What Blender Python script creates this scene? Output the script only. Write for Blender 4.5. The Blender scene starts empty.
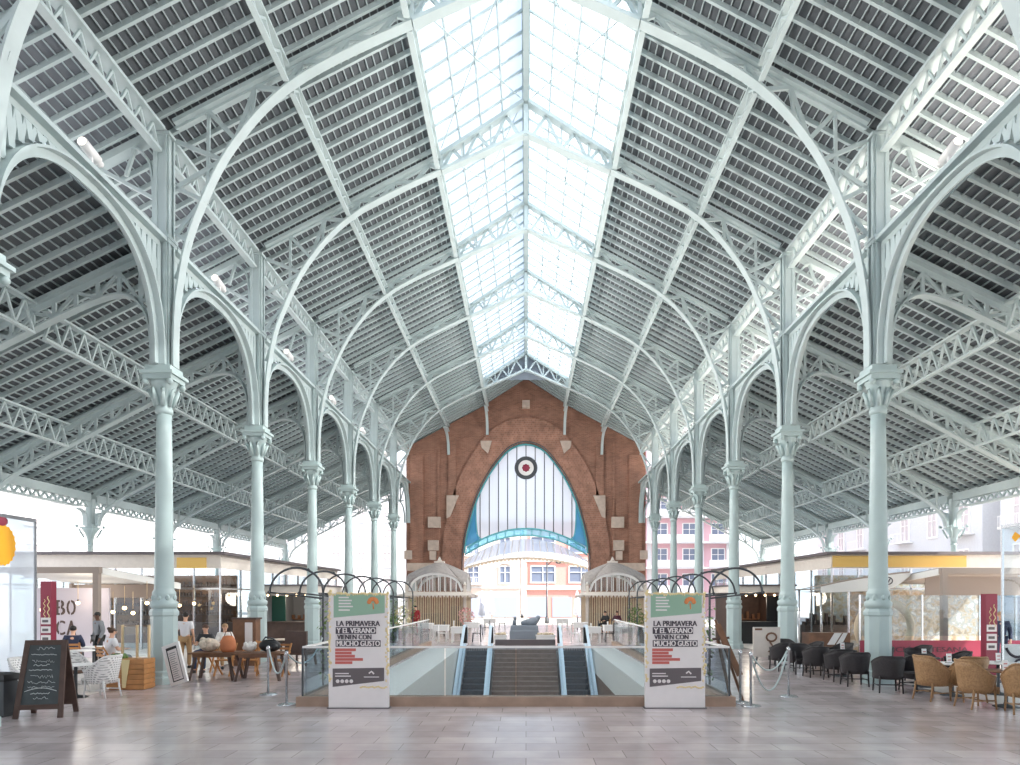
import bpy, bmesh, math, random
from math import sin, cos, pi, radians, sqrt
from mathutils import Vector, Matrix
random.seed(7)
SC = bpy.context.scene
COL = SC.collection
F = 672.0; PX0 = 526.0; PY0 = 598.0; H = 2.19
def at(px, py, Z):
    """a point of the photograph at depth Z"""
    return ((px - PX0) * Z / F, Z, H - (py - PY0) * Z / F)
def gx(px, Z): return (px - PX0) * Z / F
def gz(py, Z): return H - (py - PY0) * Z / F
V = Vector
# ------------------------------------------------------------------ mesh builder
class MB:
    def __init__(s): s.v = []; s.f = []; s.m = []; s.sm = []
    def add(s, vs, fs, mi=0, smooth=False):
        b = len(s.v); s.v += [tuple(x) for x in vs]
        for f in fs: s.f.append([b + i for i in f]); s.m.append(mi); s.sm.append(smooth)
        return s
    def box(s, x0, x1, y0, y1, z0, z1, mi=0):
        vs = [(x, y, z) for x in (x0, x1) for y in (y0, y1) for z in (z0, z1)]
        return s.add(vs, [(0,1,3,2),(4,6,7,5),(0,4,5,1),(2,3,7,6),(0,2,6,4),(1,5,7,3)], mi)
    def cbox(s, c, d, mi=0):
        return s.box(c[0]-d[0]/2, c[0]+d[0]/2, c[1]-d[1]/2, c[1]+d[1]/2, c[2]-d[2]/2, c[2]+d[2]/2, mi)
    def beam(s, p0, p1, w, t, up=(0,0,1), mi=0):
        p0 = V(p0); p1 = V(p1); d = (p1-p0).normalized(); up = V(up)
        if abs(d.dot(up)) > .98: up = V((0,1,0)) if abs(d.y) < .9 else V((1,0,0))
        a = d.cross(up).normalized(); b = a.cross(d).normalized()
        vs = [p + a*(sx*w/2) + b*(sy*t/2) for p in (p0, p1) for sx, sy in ((-1,-1),(1,-1),(1,1),(-1,1))]
        return s.add(vs, [(3,2,1,0),(4,5,6,7),(0,1,5,4),(1,2,6,5),(2,3,7,6),(3,0,4,7)], mi)
    def sweep(s, path, w, t, side, mi=0, off=0.0, closed=False):
        """rectangular section along path; `side` = constant width direction"""
        side = V(side).normalized(); P = [V(p) for p in path]; n = len(P); vs = []
        for i, p in enumerate(P):
            a = P[i-1] if (i or closed) else P[i]; b = P[(i+1) % n] if (i < n-1 or closed) else P[i]
            d = (b-a).normalized(); u = side.cross(d).normalized()
            for sx, sy in ((-1,-1),(1,-1),(1,1),(-1,1)): vs.append(p + side*(sx*w/2) + u*(sy*t/2 + off))
        fs = []
        for i in range(n if closed else n-1):
            a = i*4; b = ((i+1) % n)*4
            for k in range(4): fs.append((a+k, a+(k+1)%4, b+(k+1)%4, b+k))
        if not closed: fs += [(3,2,1,0), (4*n-4, 4*n-3, 4*n-2, 4*n-1)]
        return s.add(vs, fs, mi)
    def tube(s, path, r, n=8, mi=0, closed=False):
        P = [V(p) for p in path]; m = len(P); vs = []; ref = None
        for i, p in enumerate(P):
            a = P[i-1] if (i or closed) else P[i]; b = P[(i+1) % m] if (i < m-1 or closed) else P[i]
            d = (b-a).normalized()
            if ref is None: ref = V((0,0,1)) if abs(d.z) < .9 else V((1,0,0))
            u = (ref - d*ref.dot(d)).normalized(); ref = u; w = d.cross(u)
            rr = r[i] if isinstance(r, (list, tuple)) else r
            for k in range(n): vs.append(p + u*(rr*cos(2*pi*k/n)) + w*(rr*sin(2*pi*k/n)))
        fs = []
        for i in range(m if closed else m-1):
            a = i*n; b = ((i+1) % m)*n
            for k in range(n): fs.append((a+k, a+(k+1)%n, b+(k+1)%n, b+k))
        if not closed: fs += [tuple(range(n-1,-1,-1)), tuple(range((m-1)*n, m*n))]
        return s.add(vs, fs, mi, True)
    def lathe(s, prof, n=16, c=(0,0,0), mi=0, smooth=True, rot=0.0, sx=1, sy=1):
        vs = []; fs = []
        for r, z in prof:
            for k in range(n):
                a = 2*pi*k/n + rot; vs.append((c[0]+r*cos(a)*sx, c[1]+r*sin(a)*sy, c[2]+z))
        for i in range(len(prof)-1):
            for k in range(n): fs.append((i*n+k, i*n+(k+1)%n, (i+1)*n+(k+1)%n, (i+1)*n+k))
        fs.append(tuple(range(n-1,-1,-1))); m = len(prof)-1; fs.append(tuple(range(m*n, m*n+n)))
        return s.add(vs, fs, mi, smooth)
    def ball(s, c, r, n=10, mi=0):
        if not isinstance(r, (tuple, list)): r = (r, r, r)
        vs = []; fs = []; m = max(4, n//2+1)
        for i in range(m+1):
            t = pi*i/m
            for k in range(n):
                a = 2*pi*k/n; vs.append((c[0]+r[0]*sin(t)*cos(a), c[1]+r[1]*sin(t)*sin(a), c[2]-r[2]*cos(t)))
        for i in range(m):
            for k in range(n): fs.append((i*n+k, i*n+(k+1)%n, (i+1)*n+(k+1)%n, (i+1)*n+k))
        return s.add(vs, fs, mi, True)
    def prism(s, poly, ext, mi=0):
        """planar 3-D polygon extruded by vector ext"""
        e = V(ext); P = [V(p) for p in poly]; n = len(P)
        vs = P + [p+e for p in P]
        fs = [tuple(range(n-1,-1,-1)), tuple(range(n, 2*n))] + [(i, (i+1)%n, n+(i+1)%n, n+i) for i in range(n)]
        return s.add(vs, fs, mi)
    def mesh(s, name):
        me = bpy.data.meshes.new(name); me.from_pydata(s.v, [], s.f); me.update()
        me.polygons.foreach_set('material_index', s.m); me.polygons.foreach_set('use_smooth', s.sm)
        bm = bmesh.new(); bm.from_mesh(me); bmesh.ops.recalc_face_normals(bm, faces=bm.faces); bm.to_mesh(me); bm.free()
        return me
def link(name, me, mats, parent=None, loc=None, rotz=0):
    o = bpy.data.objects.new(name, me)
    if me is not None:
        for m in (mats if isinstance(mats, (list, tuple)) else [mats]): me.materials.append(m)
    COL.objects.link(o); o.parent = parent
    if loc is not None: o.location = loc
    if rotz: o.rotation_euler = (0, 0, rotz)
    return o
def tag(o, label, cat, group=None, kind='thing'):
    o['label'] = label; o['category'] = cat; o['kind'] = kind
    if group: o['group'] = group
    return o
def thing(name, label, cat, loc=(0,0,0), group=None, rotz=0):
    o = bpy.data.objects.new(name, None); o.empty_display_size = .2; COL.objects.link(o)
    o.location = loc; o.rotation_euler = (0, 0, rotz)
    return tag(o, label, cat, group)
def part(name, mb, mat, parent, label=None):
    o = link(name, mb.mesh(name), mat, parent)
    if label: o['label'] = label
    return o
def struct(name, mb, mat, label, cat):
    o = link(name, mb.mesh(name), mat); return tag(o, label, cat, None, 'structure')
KIDS = {}
def dup(root, loc, rotz=None, label=None, group=None):
    r = root.copy(); COL.objects.link(r); r.location = loc
    if rotz is not None: r.rotation_euler = (0, 0, rotz)
    if label: r['label'] = label
    if group: r['group'] = group
    for ch in list(root.children):
        c = ch.copy(); COL.objects.link(c); c.parent = r
        for g in list(ch.children):
            d = g.copy(); COL.objects.link(d); d.parent = c
    return r
# ------------------------------------------------------------------ materials
def new_mat(name):
    m = bpy.data.materials.new(name); m.use_nodes = True
    return m, m.node_tree.nodes, m.node_tree.links
def lin(c): return tuple(((x/255)/12.92 if x/255 <= .04045 else (((x/255)+.055)/1.055)**2.4) for x in c)
def mat(name, rgb, rough=.5, metal=0, noise=.0, scale=6, bump=0, bscale=40, spec=.5):
    m, N, L = new_mat(name); b = N['Principled BSDF']; c = lin(rgb)
    b.inputs['Base Color'].default_value = (*c, 1); b.inputs['Roughness'].default_value = rough; b.inputs['Metallic'].default_value = metal
    b.inputs['Specular IOR Level'].default_value = spec
    if noise or bump: tc = N.new('ShaderNodeTexCoord')
    if noise:
        n = N.new('ShaderNodeTexNoise'); n.inputs['Scale'].default_value = scale; n.inputs['Detail'].default_value = 4
        L.new(tc.outputs['Object'], n.inputs['Vector'])
        r = N.new('ShaderNodeValToRGB'); r.color_ramp.elements[0].position = .3; r.color_ramp.elements[1].position = .7
        r.color_ramp.elements[0].color = (*[x*(1-noise) for x in c], 1); r.color_ramp.elements[1].color = (*[min(1, x*(1+noise)) for x in c], 1)
        L.new(n.outputs['Fac'], r.inputs['Fac']); L.new(r.outputs['Color'], b.inputs['Base Color'])
    if bump:
        n2 = N.new('ShaderNodeTexNoise'); n2.inputs['Scale'].default_value = bscale; L.new(tc.outputs['Object'], n2.inputs['Vector'])
        bp = N.new('ShaderNodeBump'); bp.inputs['Strength'].default_value = bump; bp.inputs['Distance'].default_value = .01
        L.new(n2.outputs['Fac'], bp.inputs['Height']); L.new(bp.outputs['Normal'], b.inputs['Normal'])
    return m
def emit(name, rgb, s):
    m, N, L = new_mat(name); b = N['Principled BSDF']; b.inputs['Base Color'].default_value = (*lin(rgb), 1)
    b.inputs['Emission Color'].default_value = (*lin(rgb), 1); b.inputs['Emission Strength'].default_value = s; return m
def glass(name, rgb=(235,242,245), refl=.12, rough=.02, frost=0.0, frgb=(230,236,242)):
    m, N, L = new_mat(name); N.remove(N['Principled BSDF']); out = N['Material Output']
    t = N.new('ShaderNodeBsdfTransparent'); t.inputs['Color'].default_value = (*lin(rgb), 1)
    g = N.new('ShaderNodeBsdfGlossy'); g.inputs['Roughness'].default_value = rough
    mx = N.new('ShaderNodeMixShader'); fr = N.new('ShaderNodeFresnel'); fr.inputs['IOR'].default_value = 1.45
    ad = N.new('ShaderNodeMath'); ad.operation = 'ADD'; ad.inputs[1].default_value = refl*.5; ad.use_clamp = True
    ge = N.new('ShaderNodeNewGeometry'); iv = N.new('ShaderNodeMath'); iv.operation = 'SUBTRACT'; iv.inputs[0].default_value = 1; L.new(ge.outputs['Backfacing'], iv.inputs[1])
    mu = N.new('ShaderNodeMath'); mu.operation = 'MULTIPLY'; L.new(ad.outputs[0], mu.inputs[0]); L.new(iv.outputs[0], mu.inputs[1])
    L.new(fr.outputs[0], ad.inputs[0]); L.new(mu.outputs[0], mx.inputs[0]); L.new(t.outputs[0], mx.inputs[1]); L.new(g.outputs[0], mx.inputs[2])
    last = mx
    if frost:
        d = N.new('ShaderNodeBsdfTranslucent'); d.inputs['Color'].default_value = (*lin(frgb), 1)
        d2 = N.new('ShaderNodeBsdfDiffuse'); d2.inputs['Color'].default_value = (*lin(frgb), 1)
        md = N.new('ShaderNodeMixShader'); md.inputs[0].default_value = .3; L.new(d.outputs[0], md.inputs[1]); L.new(d2.outputs[0], md.inputs[2])
        m2 = N.new('ShaderNodeMixShader'); m2.inputs[0].default_value = frost
        L.new(mx.outputs[0], m2.inputs[1]); L.new(md.outputs[0], m2.inputs[2]); last = m2
    L.new(last.outputs[0], out.inputs['Surface']); return m
def brick_mat(name, c1, c2, mortar, scale, w=.5, h=.25, ms=.02, rough=.8, axes='XZ', offset=.5, bump=.4, warp=0, noise=.25, bias=0, rvar=0, spec=.5):
    m, N, L = new_mat(name); b = N['Principled BSDF']; b.inputs['Roughness'].default_value = rough; b.inputs['Specular IOR Level'].default_value = spec
    tc = N.new('ShaderNodeTexCoord'); sp = N.new('ShaderNodeSeparateXYZ'); cb = N.new('ShaderNodeCombineXYZ')
    L.new(tc.outputs['Object'], sp.inputs[0]); L.new(sp.outputs[axes[0]], cb.inputs[0]); L.new(sp.outputs[axes[1]], cb.inputs[1])
    br = N.new('ShaderNodeTexBrick'); br.offset = offset; br.inputs['Scale'].default_value = scale
    br.inputs['Color1'].default_value = (*lin(c1), 1); br.inputs['Color2'].default_value = (*lin(c2), 1); br.inputs['Mortar'].default_value = (*lin(mortar), 1)
    br.inputs['Mortar Size'].default_value = ms; br.inputs['Brick Width'].default_value = w; br.inputs['Row Height'].default_value = h; br.inputs['Bias'].default_value = bias
    L.new(cb.outputs[0], br.inputs['Vector'])
    ns = N.new('ShaderNodeTexNoise'); ns.inputs['Scale'].default_value = 1.3; ns.inputs['Detail'].default_value = 6; L.new(tc.outputs['Object'], ns.inputs['Vector'])
    mp = N.new('ShaderNodeMapRange'); mp.inputs['From Min'].default_value = .3; mp.inputs['From Max'].default_value = .7
    mp.inputs['To Min'].default_value = 1-noise; mp.inputs['To Max'].default_value = 1+noise*.6; L.new(ns.outputs['Fac'], mp.inputs['Value'])
    ml = N.new('ShaderNodeVectorMath'); ml.operation = 'SCALE'; L.new(br.outputs['Color'], ml.inputs[0]); L.new(mp.outputs[0], ml.inputs['Scale'])
    L.new(ml.outputs[0], b.inputs['Base Color'])
    bp = N.new('ShaderNodeBump'); bp.inputs['Strength'].default_value = bump; bp.inputs['Distance'].default_value = .01; bp.invert = True
    L.new(br.outputs['Fac'], bp.inputs['Height']); L.new(bp.outputs['Normal'], b.inputs['Normal'])
    if rvar:
        n3 = N.new('ShaderNodeTexNoise'); n3.inputs['Scale'].default_value = 2.2; n3.inputs['Detail'].default_value = 5; L.new(tc.outputs['Object'], n3.inputs['Vector'])
        m3 = N.new('ShaderNodeMapRange'); m3.inputs['To Min'].default_value = rough-rvar; m3.inputs['To Max'].default_value = rough+rvar
        L.new(n3.outputs['Fac'], m3.inputs['Value']); L.new(m3.outputs[0], b.inputs['Roughness'])
    return m
M = {}
M['steel'] = mat('pale_green_steel_paint', (184,197,197), .45, noise=.05, scale=2)
M['iron'] = mat('pale_green_iron_paint', (180,197,196), .38, noise=.05, scale=2)
M['deck'] = mat('roof_tile_underside', (90,95,99), .8, noise=.10, scale=3)
M['soffit'] = mat('eave_tile_daylight_tint', (116,120,126), .8, noise=.08, scale=3)  # paler than the nave tile: daylight on the overhang put into the colour
M['decktop'] = mat('unseen_roof_top_sun_bounce', (234,226,218), .8, noise=.06, scale=2)  # unseen upper face, made pale to bounce sun onto the eave overhang
M['slate'] = mat('roof_batten_paint', (166,178,180), .55)
M['skyglass'] = glass('skylight_glass', frost=.85, refl=.0, frgb=(196,205,216))
M['glass'] = glass('clear_glass', refl=.10)
M['gglass'] = glass('guard_glass', (228,236,240), refl=.02)
M['frost'] = glass('frosted_glass', frost=.45, refl=.04, frgb=(236,238,244))
M['lunette'] = glass('lunette_glass', frost=.85, refl=.0, frgb=(206,211,219))
M['bluegl'] = glass('blue_glass', (150,214,236), refl=.05, frost=.5, frgb=(150,212,236))
M['brick'] = brick_mat('red_brick', (166,118,96), (144,100,82), (160,132,116), 1, w=.30, h=.085, ms=.010, noise=.2)
M['brickarch'] = brick_mat('arch_brick', (174,124,102), (148,104,86), (166,136,120), 1, w=.12, h=.16, ms=.012, noise=.3)
M['stone'] = mat('pale_stone', (196,178,164), .8, noise=.12, scale=3)
M['plinth'] = mat('brown_plinth_stone', (160,134,116), .6, noise=.15, scale=3)
M['floor'] = brick_mat('polished_floor_tile', (206,193,193), (186,174,174), (150,139,139), 1, w=.92, h=.46, ms=.007, rough=.20, axes='XY', bump=0, noise=.2, rvar=.10, spec=.8)
M['aisle'] = brick_mat('sun_painted_aisle_tile', (224,218,212), (214,207,201), (186,178,174), 1, w=.6, h=.6, ms=.006, rough=.35, axes='XY', bump=.1, noise=.08)  # sun strip beyond the columns painted into the tile as a pale colour
M['street'] = mat('street_paving', (160,156,150), .9, noise=.06)
M['teal'] = mat('teal_frame', (96,178,186), .4)
M['dark'] = mat('dark_metal', (66,70,74), .4, noise=.05)
M['black'] = mat('black', (32,32,34), .5)
M['steelrod'] = mat('brushed_steel', (205,206,208), .25, metal=.9)
M['rail'] = mat('pale_blue_handrail', (196,214,228), .3)
M['step'] = mat('escalator_step', (62,72,80), .5, noise=.15, scale=8)
M['stair'] = mat('stair_stone', (128,108,97), .6, noise=.15, scale=4)
M['terrazzo'] = mat('pale_terrazzo', (226,222,216), .5, noise=.1, scale=14)
M['white'] = mat('white_paint', (236,234,232), .5)
M['offwhite'] = mat('cream_paint', (226,216,206), .6, noise=.04)
M['maroon'] = mat('maroon_print', (140,36,62), .45)
M['maroond'] = mat('dark_maroon_print', (78,24,44), .45)
M['wood'] = mat('brown_wood', (120,84,60), .5, noise=.2, scale=5)
M['woodd'] = mat('dark_brown_wood', (82,62,54), .5, noise=.15, scale=6)
M['woodo'] = mat('orange_wood', (188,132,80), .5, noise=.15, scale=5)
M['woodl'] = mat('light_wood', (214,184,142), .5, noise=.1, scale=5)
M['slateb'] = mat('chalkboard_slate', (70,76,78), .7, noise=.15, scale=4)
M['chalk'] = mat('chalk', (214,218,218), .9)
M['rattan'] = mat('honey_rattan', (160,124,86), .55, noise=.25, scale=30, bump=.6, bscale=70)
M['blackwicker'] = mat('black_wicker', (46,42,44), .55, noise=.3, scale=30, bump=.6, bscale=70)
M['whitewicker'] = mat('white_wicker', (226,224,222), .5, noise=.08, scale=30, bump=.5, bscale=70)
def open_weave(name, rgb):
    m, N, L = new_mat(name); b = N['Principled BSDF']; b.inputs['Base Color'].default_value = (*lin(rgb), 1); b.inputs['Roughness'].default_value = .5
    tc = N.new('ShaderNodeTexCoord'); sp = N.new('ShaderNodeSeparateXYZ'); L.new(tc.outputs['Object'], sp.inputs[0])
    ad = N.new('ShaderNodeMath'); ad.operation = 'ADD'; L.new(sp.outputs['X'], ad.inputs[0]); L.new(sp.outputs['Y'], ad.inputs[1])
    cb = N.new('ShaderNodeCombineXYZ'); L.new(ad.outputs[0], cb.inputs[0]); L.new(sp.outputs['Z'], cb.inputs[1])
    br = N.new('ShaderNodeTexBrick'); br.inputs['Scale'].default_value = 1; br.inputs['Brick Width'].default_value = .05; br.inputs['Row Height'].default_value = .05; br.inputs['Mortar Size'].default_value = .012; br.inputs['Mortar Smooth'].default_value = 0
    L.new(cb.outputs[0], br.inputs['Vector']); mp = N.new('ShaderNodeMapRange'); mp.inputs['To Min'].default_value = .35; L.new(br.outputs['Fac'], mp.inputs['Value']); L.new(mp.outputs[0], b.inputs['Alpha']); return m
M['openweave'] = open_weave('open_white_weave', (228,226,224))
M['cushion'] = mat('brown_cushion', (104,80,68), .8, noise=.1)
M['skin'] = mat('skin', (214,168,142), .55)
M['skind'] = mat('dark_skin', (96,66,52), .55)
M['hairb'] = mat('black_hair', (34,28,26), .6)
M['hairl'] = mat('fair_hair', (176,140,104), .6)
M['hairg'] = mat('brown_hair', (78,54,40), .6)
M['navy'] = mat('navy_cloth', (42,48,72), .8)
M['jean'] = mat('blue_denim', (58,74,104), .8, noise=.15, scale=12)
M['khaki'] = mat('khaki_cloth', (172,138,98), .8)
M['wshirt'] = mat('white_cloth', (228,226,228), .8)
M['redcl'] = mat('red_cloth', (166,48,56), .8)
M['grey'] = mat('grey_cloth', (128,130,134), .8)
M['orange'] = mat('orange_cloth', (200,124,84), .8, noise=.1)
M['furry'] = mat('cream_fleece', (222,206,188), .9, noise=.2, scale=14, bump=.8, bscale=60)
M['awning'] = mat('taupe_awning', (164,150,140), .8)
M['canvas'] = mat('white_canvas', (236,234,230), .8)
M['leaf'] = mat('green_leaves', (108,138,72), .6, noise=.3, scale=20)
M['yellow'] = mat('yellow_fascia', (240,198,112), .6)
M['ygold'] = mat('golden_yellow', (244,172,30), .6)
M['signw'] = mat('sign_board_white', (232,226,224), .6, noise=.02)
M['signg'] = mat('sign_green', (150,184,160), .6)
M['signd'] = mat('sign_dark_grey', (104,96,98), .6)
M['signt'] = mat('sign_lettering', (74,66,74), .6)
M['signr'] = mat('sign_red_bar', (198,104,96), .6)
M['signo'] = mat('sign_orange', (226,140,84), .6)
M['signc'] = mat('sign_cream', (232,212,160), .6)
M['bulb'] = emit('warm_bulb', (255,222,170), 3)
M['lens'] = emit('floodlight_lens', (255,244,228), 2)
M['salmon'] = mat('salmon_wall', (212,158,148), .85, noise=.05)
M['creamw'] = mat('cream_wall', (216,200,190), .85, noise=.04)
M['whitew'] = mat('white_wall', (206,207,210), .85, noise=.04)
M['pinkw'] = mat('pink_wall', (216,176,184), .85)
M['winglass'] = mat('window_glass', (120,130,150), .15)
M['shut'] = mat('shutter_pale', (196,188,190), .7)
M['shutr'] = mat('shutter_red', (168,96,100), .7)
M['greendoor'] = mat('dark_green_paint', (34,84,72), .6)
M['beige'] = mat('beige_slat', (206,188,162), .7, noise=.1)
M['zinc'] = mat('zinc_roof', (176,168,164), .6, noise=.12, scale=6)
M['bluesh'] = mat('blue_grey_shopfront', (160,168,184), .5)
M['lilac'] = mat('lilac_panel', (206,198,206), .6)
M['greyblk'] = mat('slate_grey_paint', (128,136,146), .6)
M['umb'] = mat('umbrella_canvas', (232,236,246), .8)

def mural_mat():
    m, N, L = new_mat('orchard_mural'); b = N['Principled BSDF']; b.inputs['Roughness'].default_value = .4
    tc = N.new('ShaderNodeTexCoord'); n = N.new('ShaderNodeTexNoise'); n.inputs['Scale'].default_value = 4.5; n.inputs['Detail'].default_value = 8; n.inputs['Distortion'].default_value = .5
    L.new(tc.outputs['Object'], n.inputs['Vector']); r = N.new('ShaderNodeValToRGB'); e = r.color_ramp.elements
    e[0].position = .30; e[0].color = (*lin((128,116,104)), 1); e[1].position = .66; e[1].color = (*lin((204,200,194)), 1)
    for p, c in ((.43, (170,150,122)), (.5, (184,174,160)), (.56, (150,152,150))):
        x = e.new(p); x.color = (*lin(c), 1)
    L.new(n.outputs['Fac'], r.inputs['Fac']); L.new(r.outputs['Color'], b.inputs['Base Color']); return m
M['mural'] = mural_mat()
# ------------------------------------------------------------------ measures
Z1 = 17.31; BAY = 6.0
XC = {-1: 9.32, 1: 9.07}; XO = {-1: 19.0, 1: 18.65}
SIDE = {-1: 'on the chalkboard side', 1: 'on the maroon sign side'}
ROOFSIDE = {-1: 'over the chalkboard side', 1: 'over the maroon sign side'}
ORD = ['', 'first', 'second', 'third', 'fourth', 'fifth', 'sixth', 'seventh']
def fy(n): return Z1 + BAY*(n-1)
GY = fy(7)                      # inner face of the brick gable
Y0 = -19.0
EZ, SL = 14.26, .517            # nave chord height at the column axis and its slope
SKX = 2.94; SKE, SKR = 17.62, 19.5
AZ0, AZ1 = 11.35, 6.75          # aisle chord heights at inner and outer line
def nx(s, d): return s*(XC[s] - d*(XC[s]-SKX)/6.36)      # d measured inward from the column axis
def nz(d): return EZ + SL*d
def ax(s, d): return s*(XC[s] + d*(XO[s]-XC[s])/9.6)      # d measured outward over the aisle
def az(d): return AZ0 + (AZ1-AZ0)*d/9.6
# ------------------------------------------------------------------ floor
PX0_, PX1_, PY0_, PY1_ = -4.3, 3.95, 13.95, 31.0     # stair well opening
fl = MB()
def slab(x0, x1, y0, y1): fl.box(x0, x1, y0, y1, -.25, 0)
slab(-9.9, PX0_, Y0, GY+1.5); slab(PX1_, 9.65, Y0, GY+1.5); slab(PX0_, PX1_, Y0, PY0_); slab(PX0_, PX1_, PY1_, GY+1.5)
struct('floor', fl, M['floor'], 'polished grey stone tile floor of the hall', 'floor')
for s in (-1, 1):
    b = MB(); xs = sorted((s*(9.9 if s < 0 else 9.65), s*24)); b.box(xs[0], xs[1], Y0, GY+1.5, -.25, 0)
    struct('floor_aisle', b, M['aisle'], 'tile floor with sunlight painted in, cafe aisle ' + SIDE[s], 'floor')
b = MB(); b.box(-90, -24, -60, 140, -.6, -.3); b.box(24, 90, -60, 140, -.6, -.3); b.box(-24, 24, GY+1.5, 140, -.6, -.3); struct('street_ground', b, M['street'], 'pale street paving outside the hall', 'street')
# stair well
b = MB(); b.box(PX0_-.25, PX0_, PY0_-.25, PY1_, -4.9, -.25); b.box(PX1_, PX1_+.25, PY0_-.25, PY1_, -4.9, -.25); b.box(PX0_, PX1_, PY0_-.25, PY0_, -4.9, -.25)
b.box(PX0_, PX1_, PY1_, PY1_+.25, -4.9, -.25)
struct('wall_stairwell', b, M['terrazzo'], 'pale terrazzo walls of the stair well', 'wall')
b = MB(); b.box(PX0_-.25, PX1_+.25, PY0_-.25, PY1_+.25, -5.1, -4.9); struct('floor_lower', b, M['aisle'], 'lower floor at the foot of the stair well', 'floor')
# ------------------------------------------------------------------ roof decks
def deck(s, name, P0, P1, y0, y1, label, raf, bat, um='deck'):
    """P0,P1 = (x,z) of the two edges of the underside"""
    b = MB(); n = V((P1[0]-P0[0], 0, P1[1]-P0[1])).normalized(); up = V((-n.z, 0, n.x)); up = up if up.z > 0 else -up
    q = [V((P0[0], y0, P0[1])), V((P1[0], y0, P1[1])), V((P1[0], y1, P1[1])), V((P0[0], y1, P0[1]))]
    lo = [p + up*.20 for p in q]; hi = [p + up*.30 for p in q]
    b.add(lo+hi, [(0,1,2,3),(0,1,5,4),(1,2,6,5),(2,3,7,6),(3,0,4,7)], 0); b.add(hi, [(0,1,2,3)], 1)
    o = link(name, b.mesh(name), [M[um], M['decktop']]); tag(o, label, 'ceiling', None, 'structure')
    r = MB(); ny = int(round((y1-y0)/raf))
    for i in range(ny+1):
        y = y0 + (y1-y0)*i/ny
        r.beam(V((P0[0], y, P0[1]))+up*.13, V((P1[0], y, P1[1]))+up*.13, .08, .13, up)
    part('rafter_grid', r, M['steel'], o)
    r = MB(); L = V((P1[0]-P0[0], 0, P1[1]-P0[1])).length; k = int(round(L/bat))
    for i in range(k+1):
        p = V((P0[0], 0, P0[1])) + n*(L*i/k) + up*.175
        r.beam((p.x, y0, p.z), (p.x, y1, p.z), .028, .05, up)
    part('batten_grid', r, M['slate'], o)
for s in (-1, 1):
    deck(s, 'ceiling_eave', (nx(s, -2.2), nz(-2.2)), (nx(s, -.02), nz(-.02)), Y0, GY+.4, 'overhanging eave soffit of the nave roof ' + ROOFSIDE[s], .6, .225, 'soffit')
    deck(s, 'ceiling_nave', (nx(s, 0), nz(0)), (nx(s, 6.36), nz(6.36)), Y0, GY+.4, 'tiled underside of the nave roof ' + ROOFSIDE[s], .6, .225)
    deck(s, 'ceiling_aisle', (ax(s, 10.3), az(10.3)), (ax(s, .42), az(.42)), Y0, GY, 'tiled underside of the lower aisle roof ' + ROOFSIDE[s], .6, .225)
    deck(s, 'ceiling_ridge', (s*SKX, SKE), (s*.02, SKR-.02), fy(6)+.18, GY+.4, 'tiled ridge roof between skylight and brick gable ' + ROOFSIDE[s], .6, .27)
# ------------------------------------------------------------------ skylight
sk = thing('ridge_skylight', 'long white glazed ridge skylight along the top of the nave', 'skylight', (0, 0, 0))
for s in (-1, 1):
    n = V((-s*SKX, 0, SKR-SKE)).normalized(); up = V((s*(SKR-SKE), 0, SKX)).normalized()
    a, c = V((s*SKX, 0, SKE)) + up*.16, V((0, 0, SKR)) + up*.16
    b = MB(); ys, ye = Y0, fy(6)+.25
    q = [V((a.x, ys, a.z)), V((c.x, ys, c.z)), V((c.x, ye, c.z)), V((a.x, ye, a.z))]
    b.add(q, [(0,1,2,3)]); part('glass_pane', b, M['skyglass'], sk)
    b = MB(); k = int(round((ye-ys)/.75))
    for i in range(k+1):
        y = ys + (ye-ys)*i/k; b.beam((a.x, y, a.z-.03), (c.x, y, c.z-.03), .06, .08, up)
    part('glazing_bar', b, M['steel'], sk)
    b = MB()
    for t in (.25, .5, .75):
        p = a.lerp(c, t); b.beam((p.x, ys, p.z-.09), (p.x, ye, p.z-.09), .05, .07, up)
    part('purlin_bar', b, M['steel'], sk)
    b = MB()
    for nn in range(-4, 6):
        ya, yb = fy(nn)+.2, fy(nn+1)-.2
        for (u0, u1) in ((.04, .96), (.96, .04)):
            p0 = a.lerp(c, u0); p1 = a.lerp(c, u1); b.beam((p0.x, ya, p0.z-.16), (p1.x, yb, p1.z-.16), .028, .028)
    part('cross_brace', b, M['steel'], sk)
b = MB(); b.box(-.09, .09, Y0, fy(6)+.2, SKR-.16, SKR+.1); part('ridge_beam', b, M['steel'], sk)
b = MB(); b.box(-.13, .13, Y0, GY+.4, SKR+.10, SKR+.34); part('ridge_cap', b, M['steel'], sk)
b = MB(); yb = fy(6)+.27
b.prism([(-SKX, yb, SKE+.02), (SKX, yb, SKE+.02), (0, yb, SKR+.02)], (0, .03, 0)); part('end_glazing', b, M['skyglass'], sk)
# ------------------------------------------------------------------ smooth curves
def spline(pts, n=6):
    P = [V(p) for p in pts]; out = []
    for i in range(len(P)-1):
        p0 = P[max(i-1, 0)]; p1 = P[i]; p2 = P[i+1]; p3 = P[min(i+2, len(P)-1)]
        for k in range(n):
            t = k/n; out.append(.5*((2*p1) + (p2-p0)*t + (2*p0-5*p1+4*p2-p3)*t*t + (3*p1-p0-3*p2+p3)*t**3))
    out.append(P[-1]); return out
def resample(P, n):
    L = [0]
    for a, b in zip(P, P[1:]): L.append(L[-1] + (b-a).length)
    out = []
    for i in range(n+1):
        t = L[-1]*i/n; j = max(k for k in range(len(L)) if L[k] <= t+1e-9); j = min(j, len(P)-2)
        u = (t-L[j])/max(1e-9, L[j+1]-L[j]); out.append(P[j].lerp(P[j+1], u))
    return out
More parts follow.
